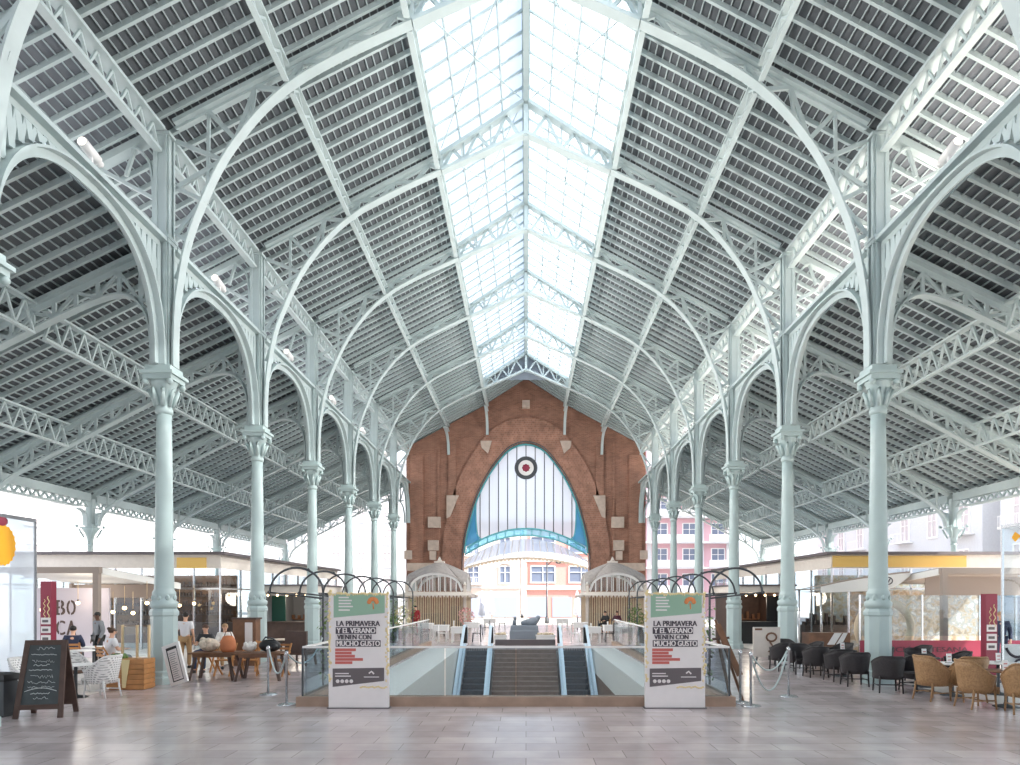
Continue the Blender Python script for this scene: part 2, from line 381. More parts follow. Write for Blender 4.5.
# ------------------------------------------------------------------ main columns
def column_parts(t, s):
    b = MB(); o8 = pi/8
    b.lathe([(.40,0),(.40,.16),(.36,.20),(.36,.30),(.315,.34),(.315,1.72),(.345,1.76),(.345,1.84),(.30,1.92)], 8, rot=o8, smooth=False)
    part('pedestal', b, M['iron'], t)
    b = MB(); prof = [(.29,1.92),(.33,1.99),(.33,2.08),(.27,2.14),(.255,2.2),(.28,2.27),(.28,2.33),(.24,2.4)]
    for i in range(9): prof.append((.235-.055*i/8, 2.45+4.45*i/8))
    b.lathe(prof, 20)
    for k in range(8):
        a = 2*pi*k/8; b.ball((.25*cos(a), .25*sin(a), 2.2), (.06,.06,.09), 8)
    part('shaft', b, M['iron'], t)
    b = MB(); b.lathe([(.18,6.9),(.215,6.95),(.215,7.02),(.185,7.07),(.19,7.25),(.235,7.45),(.30,7.68),(.33,7.74)], 20)
    b.box(-.36,.36,-.36,.36,7.74,7.86); b.box(-.42,.42,-.42,.42,7.86,7.94); b.box(-.32,.32,-.32,.32,7.94,8.1)
    for k in range(8):
        a = pi/8 + pi*k/4; r0 = .19
        b.tube([(r0*cos(a), r0*sin(a), 7.1), ((r0+.07)*cos(a), (r0+.07)*sin(a), 7.32), ((r0+.16)*cos(a), (r0+.16)*sin(a), 7.52), ((r0+.17)*cos(a), (r0+.17)*sin(a), 7.44)], [.05,.06,.045,.02], 6)
    for sx in (-1, 1):
        for sy in (-1, 1): b.ball((sx*.31, sy*.31, 7.68), .085, 8)
    part('capital', b, M['iron'], t)
    b = MB(); b.box(-.10,.10,-.17,.17,8.1,14.0); b.box(-.17,.17,-.04,.04,8.1,14.0)
    for sx in (-1, 1):
        for sy in (-1, 1):
            b.box(sx*.12-.035, sx*.12+.035, sy*.18-.02, sy*.18+.02, 8.1, 14.0); b.box(sx*.185-.02, sx*.185+.02, sy*.12-.035, sy*.12+.035, 8.1, 14.0)
    part('upper_post', b, M['steel'], t)
    b = MB(); b.box(-.24,.24,-.24,.24,11.36,11.44); b.box(-.215,.215,-.215,.215,11.26,11.36); 
    part('collar', b, M['steel'], t)
    b = MB(); b.box(-.25,.25,-.22,.22,14.0,14.08); part('head_plate', b, M['steel'], t)
    # bracket carrying the overhanging eave
    b = MB(); X = lambda d: s*d
    b.beam((X(.22),0,nz(-.22)-.02), (X(2.05),0,nz(-2.05)-.02), .22, .18); b.beam((X(.22),0,12.45), (X(1.7),0,nz(-1.7)-.12), .09, .09)
    b.beam((X(.75),0,nz(-.75)-.1),(X(.98),0,13.05),.08,.08)
    b.sweep(spline([(X(.24),0,11.5),(X(.26),0,12.6),(X(.34),0,13.3),(X(.62),0,13.72),(X(1.0),0,13.7)], 4), .16, .05, (0,1,0))
    part('eave_bracket', b, M['steel'], t)
CNOTE = {-1: {1: 'beside the white-framed menu board'}, 1: {1: 'behind the black wicker armchairs'}}
for s in (-1, 1):
    root = None
    for n in range(0, 7):
        lab = f'{ORD[n]} tall pale green iron column of the row {SIDE[s]}'
        if n == 0: lab = f'iron column cut off at the frame edge {SIDE[s]}'
        if n in CNOTE[s]: lab = f'frontmost iron column {SIDE[s]} {CNOTE[s][n]}'
        loc = (s*XC[s], fy(n), 0)
        if root is None:
            root = thing('iron_column', lab, 'column', loc, 'iron columns of the nave'); column_parts(root, s)
        else: dup(root, loc, None, lab)
# ------------------------------------------------------------------ nave trusses
RIB = [(.29,8.12),(.30,9.1),(.38,10.1),(.62,11.35),(1.03,12.45),(1.55,13.5),(2.19,14.38),(2.8,15.02),(3.48,15.55),(4.3,16.02),(5.28,16.5),(6.36,16.98)]
def nave_truss():
    t = thing('nave_truss', '', 'roof truss', (0,0,0), 'arched trusses of the nave roof')
    for s in (-1, 1):
        b = MB(); b.beam((nx(s,.30),0,nz(.30)-.05), (nx(s,6.5),0,nz(6.5)-.05), .34, .10, (0,0,1)); b.beam((nx(s,.30),0,nz(.30)-.13), (nx(s,6.5),0,nz(6.5)-.13), .05, .08)
        part('top_chord', b, M['steel'], t)
        path = spline([(nx(s,d),0,z) for d, z in RIB], 6)
        b = MB(); b.sweep(path, .30, .05, (0,1,0)); b.sweep(path, .05, .06, (0,1,0), off=.05*s)
        part('arch_rib', b, M['steel'], t)
        rib = resample(spline([(d,0,z) for d, z in RIB], 6), 30); b = MB()
        # zigzag from the column to the skylight
        top = [.4+.94*i*1.0 for i in range(7)]; 
        def rz(d):
            for p, q in zip(rib, rib[1:]):
                if p.x <= d <= q.x: return p.z + (q.z-p.z)*(d-p.x)/max(1e-6, q.x-p.x)
            return rib[-1].z
        T = lambda d: (nx(s,d),0,nz(d)-.14); R = lambda d: (nx(s,d),0,rz(d)+.05)
        pts = []
        ds = [1.15,1.75,2.35,2.95,3.55,4.15,4.75,5.35,5.95,6.36]
        for i, d in enumerate(ds): pts.append(T(d) if i % 2 == 0 else R(d+.1))
        for p, q in zip(pts, pts[1:]): b.beam(p, q, .11, .07, (0,1,0))
        for d in (1.15, 2.35, 3.55, 4.75): b.beam(T(d), R(d-.12 if d > 1.2 else 1.12), .08, .06, (0,1,0))
        for z0, d1 in ((13.5, .35), (12.3, .35), (11.5, .32), (10.5, .32)):
            pass
        b.beam((nx(s,.31),0,13.95), R(1.5), .11,.07,(0,1,0)); b.beam((nx(s,.31),0,12.75), R(1.5), .11,.07,(0,1,0)); b.beam((nx(s,.31),0,12.75), R(1.0), .10,.07,(0,1,0))
        b.beam((nx(s,.31),0,11.55), R(1.0), .10,.07,(0,1,0)); b.beam((nx(s,.31),0,11.55), R(.62), .09,.06,(0,1,0)); b.beam((nx(s,.31),0,10.4), R(.62), .09,.06,(0,1,0))
        part('web_bracing', b, M['steel'], t)
        b = MB(); e = SKX-.02
        b.beam((s*e,0,SKE-.08), (s*.10,0,SKR-.16), .34, .12); part('skylight_chord', b, M['steel'], t)
        b = MB(); b.beam((s*e,0,SKE-.64), (s*.03,0,18.26), .32, .10); part('skylight_tie', b, M['steel'], t)
        b = MB(); b.box(s*e-.05, s*e+.05, -.12, .12, SKE-.6, SKE-.1)
        U = lambda u: (s*e*(1-u), 0, (SKE-.1)*(1-u)+(SKR-.14)*u); Lw = lambda u: (s*e*(1-u), 0, (SKE-.62)*(1-u)+18.28*u)
        seq = [Lw(.0),U(.13),Lw(.26),U(.42),Lw(.58),U(.76),Lw(.93)]
        for p, q in zip(seq, seq[1:]): b.beam(p, q, .10, .07, (0,1,0))
        for u in (.26, .58): b.beam(U(u), Lw(u), .07, .06, (0,1,0))
        part('skylight_web', b, M['steel'], t)
    b = MB(); b.box(-.08,.08,-.10,.10,18.15,SKR-.24); part('king_post', b, M['steel'], t)
    return t
nt = nave_truss(); nt.location = (0, fy(0), 0); nt['label'] = 'arched nave truss cut off by the upper corners of the frame'
for n in range(1, 7): dup(nt, (0, fy(n), 0), None, f'arched nave truss over the {ORD[n]} pair of iron columns')
# ------------------------------------------------------------------ girders along the nave, one per bay
def lattice(x, z0, z1, y0, y1, nseg, w, t, chord_w, chord_t, both=True):
    """vertical lattice girder along y"""
    top, bot, web = MB(), MB(), MB()
    top.box(x-chord_w/2, x+chord_w/2, y0, y1, z1-chord_t, z1); bot.box(x-chord_w/2, x+chord_w/2, y0, y1, z0, z0+chord_t)
    for i in range(nseg):
        ya = y0 + (y1-y0)*i/nseg; yb = y0 + (y1-y0)*(i+1)/nseg; ym = (ya+yb)/2
        web.beam((x, ya, z0+chord_t), (x, ym, z1-chord_t), t, w, (1,0,0)); web.beam((x, ym, z1-chord_t), (x, yb, z0+chord_t), t, w, (1,0,0))
    return top, bot, web
def girder(name, label0, cat, grp, s, x, z0, z1, nseg, first, last, place, cw=.20, ct=.07, topw=None, gap=.2, mt='steel', w=.06, t=.05):
    root = None
    for n in range(first, last+1):
        lab = f'{label0}, {ORD[n]} full bay {place}'
        if n == 0: lab = f'{label0}, cut at the frame {place}'
        if root is None:
            root = thing(name, lab, cat, (x, fy(n), 0), grp); tp, bt, wb = lattice(0, z0, z1, gap, BAY-gap, nseg, w, t, cw, ct)
            if topw:
                tp = MB(); tp.box(-topw/2, topw/2, gap, BAY-gap, z1-ct, z1)
            part('top_chord', tp, M[mt], root); part('bottom_chord', bt, M[mt], root); part('web_lattice', wb, M[mt], root)
        else:
            r = dup(root, (x, fy(n), 0), None, lab)
            if n == 6 and name.startswith('aisle'): r.scale = (1, .955, 1)
for s in (-1, 1):
    girder('eave_girder', 'lattice nave eave girder', 'girder', 'eave girders of the nave', s, s*XC[s], 13.5, 14.13, 10, 0, 6, SIDE[s], .20, .08, .36, gap=.28)
    xm = nx(s, 3.2); girder('purlin_girder', 'lattice purlin girder midway up nave roof', 'girder', 'purlin girders of the nave', s, xm, 15.34, 15.80, 6, 0, 6, SIDE[s], .14, .06, .18)
    girder('skylight_girder', 'skylight edge girder', 'girder', 'edge girders of the skylight', s, s*(SKX+.1), 16.95, 17.40, 6, 0, 6, SIDE[s], .16, .07, .22)
    for k, d in enumerate((3.2, 6.4)):
        girder('aisle_girder', ('upper ' if k == 0 else 'lower ') + 'aisle purlin girder', 'girder', 'purlin girders of the aisles', s, ax(s, d), az(d)-.90, az(d)-.09, 9, 0, 6, SIDE[s], .12, .06, .2)
# ------------------------------------------------------------------ arcade arches between the columns
def arcade(s):
    t = thing('arcade_arch', '', 'arch', (0,0,0), 'arches between the iron columns'); c = BAY/2; a = 2.72; hgt = 2.98
    rib = []
    for i in range(41):
        u = -1 + 2*i/40; u2 = math.copysign(1-(1-abs(u))**1.7, u); rib.append(V((0, c+a*u2, 8.12 + hgt*max(0, 1-abs(u2)**2.5)**(1/2.5))))
    b = MB(); b.sweep(rib, .36, .05, (1,0,0)); b.sweep(rib, .05, .18, (1,0,0), off=-.10); part('arch_rib', b, M['steel'], t)
    b = MB(); b.box(-.22,.22,.27,BAY-.27,11.24,11.34); b.box(-.04,.04,.27,BAY-.27,11.1,11.24); part('top_chord', b, M['steel'], t)
    b = MB()
    def rz(y):
        u = abs(y-c)/a; return 8.12 + hgt*max(0, 1-min(u,1)**2.5)**(1/2.5)
    ys = [.30,.5,.72,.95,1.2,1.47,1.76,2.06]
    for sg in (0, 1):
        Y = (lambda y: y) if sg == 0 else (lambda y: BAY-y)
        for i in range(len(ys)-1):
            b.beam((0,Y(ys[i]),11.2), (0,Y(ys[i]+.12),max(rz(ys[i]+.12),8.6)+.08) if i else (0,Y(.32),8.9), .16, .07, (1,0,0))
            b.beam((0,Y(ys[i]+.12),max(rz(ys[i]+.12),8.6)+.08), (0,Y(ys[i+1]),11.2), .10, .06, (1,0,0))
        for z in (9.3, 9.9, 10.5): b.beam((0,Y(.26),z+.5), (0,Y(.42),z), .10, .05, (1,0,0))
    part('web_bracing', b, M['steel'], t); return t
for s in (-1, 1):
    t = arcade(s)
    for n in range(0, 7):
        lab = f'arcade arch between {ORD[n]} and {ORD[n+1]} columns {SIDE[s]}' if n not in (0, 6) else (f'arcade arch cut by the frame edge {SIDE[s]}' if n == 0 else f'last arcade arch beside the brick gable {SIDE[s]}')
        if n == 0: t.location = (s*XC[s], fy(0), 0); t['label'] = lab
        else: dup(t, (s*XC[s], fy(n), 0), None, lab)
# ------------------------------------------------------------------ aisle trusses
ARIB = [(.29,8.12),(.31,8.9),(.45,9.5),(.75,9.86),(1.15,9.98),(1.75,9.83),(2.6,9.45),(4.26,8.62),(6.2,7.6),(8.0,6.66),(8.75,6.15),(9.12,5.75),(9.26,5.32)]
def aisle_truss(s):
    t = thing('aisle_truss', '', 'roof truss', (0,0,0), 'trusses of the aisle roofs')
    b = MB(); b.beam((ax(s,.31),0,az(.27)-.05), (ax(s,9.4),0,az(9.4)-.05), .30, .10); b.beam((ax(s,.31),0,az(.27)-.16), (ax(s,9.4),0,az(9.4)-.16), .05, .18)
    part('top_chord', b, M['steel'], t)
    rb = spline([(d,0,z) for d, z in ARIB], 6); path = [(ax(s,p.x),0,p.z) for p in rb]
    b = MB(); b.sweep(path, .24, .05, (0,1,0)); b.sweep(path, .05, .06, (0,1,0), off=-.05*s); part('arch_rib', b, M['steel'], t)
    def rz(d):
        best = None
        for p, q in zip(rb, rb[1:]):
            if p.x <= d <= q.x: best = p.z + (q.z-p.z)*(d-p.x)/max(1e-6, q.x-p.x)
        return best if best is not None else 6
    b = MB(); ds = [.6+.55*i for i in range(16)]
    for i, d in enumerate(ds):
        b.beam((ax(s,d),0,az(d)-.2), (ax(s,d),0,rz(d)+.06), .09, .06, (0,1,0))
        if i < 15:
            e = ds[i+1]; b.beam((ax(s,d),0,rz(d)+.08), (ax(s,e),0,az(e)-.22), .08, .05, (0,1,0)) if i % 2 == 0 else b.beam((ax(s,d),0,az(d)-.22), (ax(s,e),0,rz(e)+.08), .08, .05, (0,1,0))
    b.beam((ax(s,.31),0,10.9), (ax(s,.6),0,rz(.6)+.1), .09,.06,(0,1,0)); b.beam((ax(s,.31),0,9.9), (ax(s,.6),0,rz(.6)+.1), .09,.06,(0,1,0))
    part('web_bracing', b, M['steel'], t); return t
for s in (-1, 1):
    t = aisle_truss(s)
    for n in range(0, 8):
        lab = f'sloping aisle truss at the {ORD[n]} iron column {SIDE[s]}'
        if n == 0: lab = f'sloping aisle truss cut by the frame edge {SIDE[s]}'
        if n == 7: lab = f'end aisle truss beside the brick gable {SIDE[s]}'
        if n == 0: t.location = (0, fy(0), 0); t['label'] = lab
        else: dup(t, (0, fy(n)-(.25 if n == 7 else 0), 0), None, lab)
# ------------------------------------------------------------------ outer columns and their girders
def outer_column(s):
    t = thing('outer_column', '', 'column', (0,0,0), 'slender outer columns of the aisles')
    b = MB(); b.lathe([(.2,0),(.2,.5),(.13,.6),(.12,1.0),(.105,4.45),(.14,4.5),(.11,4.56)], 12); part('shaft', b, M['iron'], t)
    b = MB(); b.lathe([(.11,4.56),(.13,4.75),(.2,5.0),(.32,5.16),(.33,5.22)], 14); b.box(-.28,.28,-.28,.28,5.22,5.28)
    for sx in (-1, 1):
        for sy in (-1, 1):
            b.tube([(sx*.16,sy*.16,4.8),(sx*.26,sy*.26,5.05),(sx*.30,sy*.30,5.2)], [.03,.045,.03], 6); b.ball((sx*.36,sy*.36,5.3), .07, 8)
    part('capital', b, M['iron'], t)
    b = MB(); b.box(-.11,.11,-.15,.15,5.28,6.5); b.box(-.15,.15,-.11,.11,5.28,6.5)
    for sg in (-1, 1):
        b.sweep(spline([(0,sg*.34,5.3),(0,sg*.36,5.7),(0,sg*.48,5.9),(0,sg*.8,6.0)], 5), .2, .05, (1,0,0))
    part('bracket_post', b, M['steel'], t); return t
def outer_girder(s):
    t = thing('outer_girder', '', 'girder', (0,0,0), 'lattice girders between the outer columns')
    b = MB(); b.box(-.17,.17,.2,BAY-.2,6.38,6.72); part('top_chord', b, M['steel'], t)
    b = MB(); b.box(-.14,.14,.95,BAY-.95,6.06,6.13); b.box(-.04,.04,.2,.95,6.12,6.17); b.box(-.04,.04,BAY-.95,BAY-.2,6.12,6.17); part('bottom_chord', b, M['steel'], t)
    b = MB(); k = 12
    for i in range(k):
        ya = .25+(BAY-.5)*i/k; yb = .25+(BAY-.5)*(i+1)/k; ym = (ya+yb)/2
        b.beam((0,ya,6.13),(0,ym,6.40),.07,.07,(1,0,0)); b.beam((0,ym,6.40),(0,yb,6.13),.07,.07,(1,0,0))
    part('web_lattice', b, M['steel'], t); return t
for s in (-1, 1):
    c0 = outer_column(s); g0 = outer_girder(s)
    for n in range(0, 8):
        y = fy(n) - (.25 if n == 7 else 0)
        lab = f'{"frontmost hidden" if n == 0 else ORD[n]} slender outer column with flared capital {SIDE[s]}'
        if n == 3: lab = f'slender outer column rising over the pavilion front {SIDE[s]}'
        if n == 0: c0.location = (s*XO[s], y, 0); c0['label'] = lab
        else: dup(c0, (s*XO[s], y, 0), None, lab)
        if n < 7:
            lab = f'outer eave lattice girder, {"frame edge" if n == 0 else ORD[n]} bay {SIDE[s]}'
            if n == 0: g0.location = (s*XO[s], y, 0); g0['label'] = lab
            else:
                r = dup(g0, (s*XO[s], y, 0), None, lab)
                if n == 6: r.scale = (1, .955, 1)
# ------------------------------------------------------------------ floodlights on the arcade girders
fl0 = None
for s in (-1, 1):
    for n in range(0, 6):
        lab = f'white floodlight on the arch before the {ORD[n+1]} column {SIDE[s]}'
        loc = (s*(XC[s]-.02), fy(n)+3.05, 11.34)
        if fl0 is None:
            fl0 = thing('floodlight', lab, 'floodlight', loc, 'floodlights on the arcade girders', 0)
            b = MB(); b.beam((0,0,0),(0,0,.30),.08,.05); part('mounting_arm', b, M['white'], fl0)
            b = MB(); b.tube([(0,-.28,.42),(0,.22,.34)], .11, 12); b.tube([(0,.22,.34),(0,.34,.32)], .075, 12); part('lamp_body', b, M['white'], fl0)
            b = MB(); b.tube([(0,-.30,.423),(0,-.28,.42)], .085, 12); part('lens', b, M['lens'], fl0)
        else: dup(fl0, loc, 0, lab)
# ------------------------------------------------------------------ brick gable with the parabolic window
OPN = [(0,14.57),(.75,14.42),(1.67,13.85),(2.94,12.2),(3.9,10.35),(4.5,8.5),(4.9,6.8),(5.03,5.2),(5.05,3.0),(5.05,0)]
hw = spline([(x,0,z) for x, z in OPN], 5)
ARC = [(p.x, p.z) for p in hw]
def gable():
    b = MB(); y0, y1 = GY, GY+1.3; 
    outer = lambda x: (nz((XC[1]-abs(x))*6.36/(XC[1]-SKX)) if abs(x) > SKX else SKE + (SKR-SKE)*(1-abs(x)/SKX)) + .1
    for s in (-1, 1):
        xe = 9.5
        inner = [(s*x, z) for x, z in ARC]          # apex -> floor
        out = []
        for x, z in ARC[:-1]:
            out.append(None)
        # strips: each opening point joined to a point on the outline
        n = len(inner); O = []
        for i, (x, z) in enumerate(inner):
            t = i/(n-1)
            if t < .45: xx = xe*t/.45; O.append((s*xx, outer(xx)))
            else: O.append((s*xe, outer(xe)*(1-(t-.45)/.55)))
        for yy, flip in ((y0, 0), (y1, 1)):
            vs = [(x, yy, z) for x, z in inner] + [(x, yy, z) for x, z in O]
            b.add(vs, [(i, i+1, n+i+1, n+i) for i in range(n-1)])
        b.add([(x, y0, z) for x, z in inner] + [(x, y1, z) for x, z in inner], [(i, i+1, n+i+1, n+i) for i in range(n-1)])
        b.add([(x, y0, z) for x, z in O] + [(x, y1, z) for x, z in O], [(i, i+1, n+i+1, n+i) for i in range(n-1)])
    return b
gw = struct('wall_gable', gable(), M['brick'], 'tall red brick gable wall with a parabolic arch opening', 'wall')
rear = gw.copy(); COL.objects.link(rear); rear.name = 'wall_rear'; rear.rotation_euler = (0,0,pi); rear.location = (0, Y0+GY-.05, 0); rear['label'] = 'brick gable wall behind the viewer'
arch_t = thing('brick_arch', 'projecting brick arch band framing the parabolic window', 'arch', (0,0,0)); arch_t['kind'] = 'structure'
for s in (-1, 1):
    b = MB(); inn = []; out = []
    for i, (x, z) in enumerate(ARC):
        p = V((x, z)); q = V(ARC[min(i+1, len(ARC)-1)]); o = V(ARC[max(i-1, 0)]); d = (q-o).normalized(); nrm = V((-d.y, d.x)); nrm = nrm if (nrm.x > 0 or nrm.y > .5) else -nrm
        if i == 0: nrm = V((0, 1))
        inn.append((s*x, z)); ww = 1.95 - .35*min(1, (14.6-z)/9); out.append((s*(p+nrm*ww).x, (p+nrm*ww).y if z > .1 else 0))
    n = len(inn)
    for a, c in ((inn, out),):
        f = [(x, GY-.16, z) for x, z in a] + [(x, GY-.16, z) for x, z in c] + [(x, GY, z) for x, z in a] + [(x, GY, z) for x, z in c]
        fs = []
        for i in range(n-1): fs += [(i,i+1,n+i+1,n+i), (i,i+1,2*n+i+1,2*n+i), (n+i,n+i+1,3*n+i+1,3*n+i)]
        b.add(f, fs)
    part('voussoir_band', b, M['brickarch'], arch_t)
    b = MB(); b.sweep([(x*1.002, GY-.20, z) for x, z in inn], .12, .06, (0,1,0)); part('dark_rim', b, M['dark'], arch_t)
    # pilasters, hanging strips, stones
    pz = lambda x: nz((XC[1]-abs(x))*6.36/(XC[1]-SKX))-.75
    for k, (xa, xb, za, zb, dp) in enumerate(((8.15,9.15,0,pz(9.15),.22),(6.85,7.05,5.2,pz(7.05),.08),(5.55,6.15,9.4,pz(6.1)-.2,.16))):
        b = MB(); xs = sorted((s*xa, s*xb)); b.box(xs[0], xs[1], GY-dp, GY, za, zb); 
        o = struct('trim_pilaster', b, M['brick'], ['broad edge', 'thin', 'hanging upper'][k] + ' brick pilaster strip on the gable ' + SIDE[s], 'pilaster')
    st = [(6.75,7.75,7.75,8.6),(6.9,7.75,5.95,6.75),(9.0,9.62,5.25,5.95),(7.1,7.62,5.2,5.9),(6.75,9.4,4.35,4.95)]
    for k, (xa, xb, za, zb) in enumerate(st):
        b = MB(); xs = sorted((s*xa, s*xb)); b.box(xs[0], xs[1], GY-.27, GY, za, zb)
        struct('trim_stone', b, M['stone'], ['upper wide', 'lower wide', 'small outer', 'small inner', 'long string course'][k] + ' pale stone block on the gable ' + SIDE[s], 'stone block')
    b = MB(); poly = [(s*6.28,GY-.24,10.3),(s*5.3,GY-.24,10.3),(s*6.0,GY-.24,8.6),(s*6.28,GY-.24,8.5)]; b.prism(poly, (0,.24,0))
    struct('trim_stone', b, M['stone'], 'tapering pale stone springer beside the arch ' + SIDE[s], 'stone block')
    b = MB(); poly = [(s*2.7,GY-.3,14.6),(s*3.6,GY-.3,14.6),(s*3.5,GY-.3,14.05),(s*3.0,GY-.3,13.6)]; b.prism(poly, (0,.3,0))
    struct('trim_corbel', b, M['stone'], 'pale stone corbel high on the gable ' + SIDE[s], 'corbel')
    for d, zb_ in ((3.2, 14.2), (6.25, 15.1)):
        x = nx(s, d) if d < 6 else s*3.05
        zt = nz(d)-.9
        b = MB(); b.sweep(spline([(x,GY-3.0,zt),(x,GY-1.5,zt-.1),(x,GY-.6,zt-.6),(x,GY-.22,zt-1.5)], 5), .2, .06, (1,0,0))
        o = link('wall_bracket', b.mesh('wall_bracket'), M['steel'])
        tag(o, ('curved white roof bracket lower down' if d < 6 else 'curved white roof bracket above the stone corbel') + ' on the gable ' + SIDE[s], 'bracket')
b = MB(); b.box(-.3,.3,GY-.3,GY,17.2,17.8); struct('trim_stone', b, M['stone'], 'pale stone block at the peak of the brick gable', 'stone block')
# window in the arch
win = thing('window_1', 'parabolic arched window with tall white panes and a round medallion', 'window', (0,0,0)); win['kind'] = 'structure'
WY = GY+.55
tb = lambda x: 7.75 - .055*x*x*1.25          # upper teal band, arched
def zin(x):
    for (xa, za), (xb, zb) in zip(ARC, ARC[1:]):
        if xa <= abs(x) <= xb: return za + (zb-za)*(abs(x)-xa)/max(1e-6, xb-xa)
    return 3
N_ = 40; xs = [-4.75+9.5*i/N_ for i in range(N_+1)]
b = MB(); vs = [(x, WY, max(tb(x), .1)) for x in xs] + [(x, WY, max(zin(x), tb(x)+.01)) for x in xs]
b.add(vs, [(i, i+1, N_+2+i, N_+1+i) for i in range(N_)]); part('lunette_glass', b, M['lunette'], win)
b = MB()
for k in range(-5, 6):
    x = k*.735
    if abs(x) < 4.4: b.box(x-.035, x+.035, WY-.10, WY-.02, tb(x), zin(x)-.02)
part('mullion', b, M['dark'], win)
b = MB(); b.sweep([(x, WY-.06, tb(x)) for x in xs], .22, .10, (0,1,0)); b.sweep([(x*1.03, WY-.06, tb(x)-.55) for x in xs], .22, .10, (0,1,0))
for i in range(1, N_, 3): b.box(xs[i]-.04, xs[i]+.04, WY-.10, WY, tb(xs[i])-.55, tb(xs[i]))
rim = [(s_*x*.985, WY-.05, z-.08) for s_ in (1,) for x, z in ARC if z > 5.6]
b.sweep([(x*.985, WY-.05, z-.10) for x, z in ARC if z > 5.6], .22, .12, (0,1,0)); b.sweep([(-x*.985, WY-.05, z-.10) for x, z in ARC if z > 5.6], .22, .12, (0,1,0))
part('teal_frame', b, M['teal'], win)
b = MB(); vs = [(x*1.03, WY, tb(x)-.53) for x in xs] + [(x, WY, tb(x)-.02) for x in xs]; b.add(vs, [(i, i+1, N_+2+i, N_+1+i) for i in range(N_)]); part('blue_glass_band', b, M['bluegl'], win)
for s in (-1, 1):
    b = MB(); pts = [(s*4.85,WY-.08,tb(4.75)+.1),(s*3.7,WY-.08,tb(3.7)+.05),(s*3.95,WY-.08,tb(3.7)+.55),(s*4.0,WY-.08,9.7),(s*4.55,WY-.08,8.2)]
    b.prism(pts, (0,.03,0)); part('blue_corner_glass', b, M['bluegl'], win)
    b = MB(); b.sweep(spline([(s*3.55,WY-.1,tb(3.6)+.03),(s*3.85,WY-.1,tb(3.7)+.4),(s*3.98,WY-.1,8.3),(s*4.0,WY-.1,9.9)], 5), .08, .08, (0,1,0)); part('teal_curl', b, M['teal'], win)
zc = gz(467, GY)
def ring(r0, r1, yy, m, name):
    b = MB(); n = 28; vs = []
    for r in (r0, r1):
        for k in range(n): vs.append((r*cos(2*pi*k/n), yy, zc+r*sin(2*pi*k/n)))
    for r in (r0, r1):
        for k in range(n): vs.append((r*cos(2*pi*k/n), yy+.08, zc+r*sin(2*pi*k/n)))
    fs = []
    for k in range(n):
        j = (k+1) % n; fs += [(k,j,n+j,n+k), (2*n+k,2*n+j,3*n+j,3*n+k), (k,j,2*n+j,2*n+k), (n+k,n+j,3*n+j,3*n+k)]
    b.add(vs, fs); part(name, b, m, win)
ring(.62, .92, WY-.22, M['dark'], 'medallion_rim'); ring(.02, .63, WY-.18, M['white'], 'medallion_face')
b = MB()
for k in range(8):
    a = 2*pi*k/8; b.ball((.2*cos(a), WY-.20, zc+.2*sin(a)), (.12,.04,.12), 8)
b.ball((0, WY-.2, zc), (.2,.05,.2), 10); part('medallion_rosette', b, M['maroon'], win)
# glass marquee outside
mq = thing('glass_marquee', 'white ribbed glass marquee with scalloped edge outside the arch', 'marquee', (0,0,0))
n = 36; inn = [(-4.9+9.8*i/n, GY+1.35, 7.0-.07*(-4.9+9.8*i/n)**2) for i in range(n+1)]
out = [(1.22*p[0], GY+5.2, 5.75-.045*p[0]**2) for p in inn]
b = MB(); b.add(inn+out, [(i, i+1, n+2+i, n+1+i) for i in range(n)]); part('glass_roof', b, M['lunette'], mq)
b = MB()
for i in range(0, n+1, 2): b.beam(V(inn[i])-V((0,0,.05)), V(out[i])-V((0,0,.05)), .06, .08)
part('rib_frame', b, M['white'], mq)
b = MB()
for i in range(n):
    p, q = V(out[i]), V(out[i+1]); m_ = (p+q)/2; b.prism([p, q, q-V((0,0,.12)), m_-V((0,0,.3)), p-V((0,0,.12))], (0,.05,0))
part('scalloped_edge', b, M['beige'], mq)
# ================================================================== stair well, balustrade, escalators
gb = thing('glass_balustrade', 'low glass balustrade on a brown stone plinth around the stair well', 'balustrade', (0,0,0))
XL_, XR_, YF, YB = -4.64, 4.23, 13.55, 31.2
b = MB(); b.box(XL_, XR_, YF, YF+.30, 0, .19); b.box(XL_, XL_+.26, YF+.30, YB, 0, .19); b.box(XR_-.26, XR_, YF+.30, YB, 0, .19)
part('plinth', b, M['plinth'], gb)
def pane(x0, x1, y0, y1, z0=.19, z1=1.17):
    b = MB(); b.box(x0, x1, y0, y1, z0, z1); part('glass_panel', b, M['gglass'], gb)
for i in range(6):
    a = XL_+.1+(XR_-XL_-.2)*i/6; c = XL_+.1+(XR_-XL_-.2)*(i+1)/6; pane(a+.015, c-.015, YF+.13, YF+.15)
for x in (XL_+.12, XR_-.14):
    for i in range(7):
        a = YF+.2+(YB-YF-.3)*i/7; c = YF+.2+(YB-YF-.3)*(i+1)/7; pane(x, x+.02, a+.015, c-.015)
b = MB(); b.box(XL_+.09, XR_-.09, YF+.115, YF+.165, 1.17, 1.21); b.box(XL_+.105, XL_+.155, YF+.165, YB, 1.17, 1.21); b.box(XR_-.155, XR_-.105, YF+.165, YB, 1.17, 1.21)
part('top_rail', b, M['white'], gb)
for x in (XL_+.075, XR_-.105):
    b = MB(); b.box(x, x+.03, YF+.115, YF+.165, .19, 1.17); part('corner_post', b, M['dark'], gb)
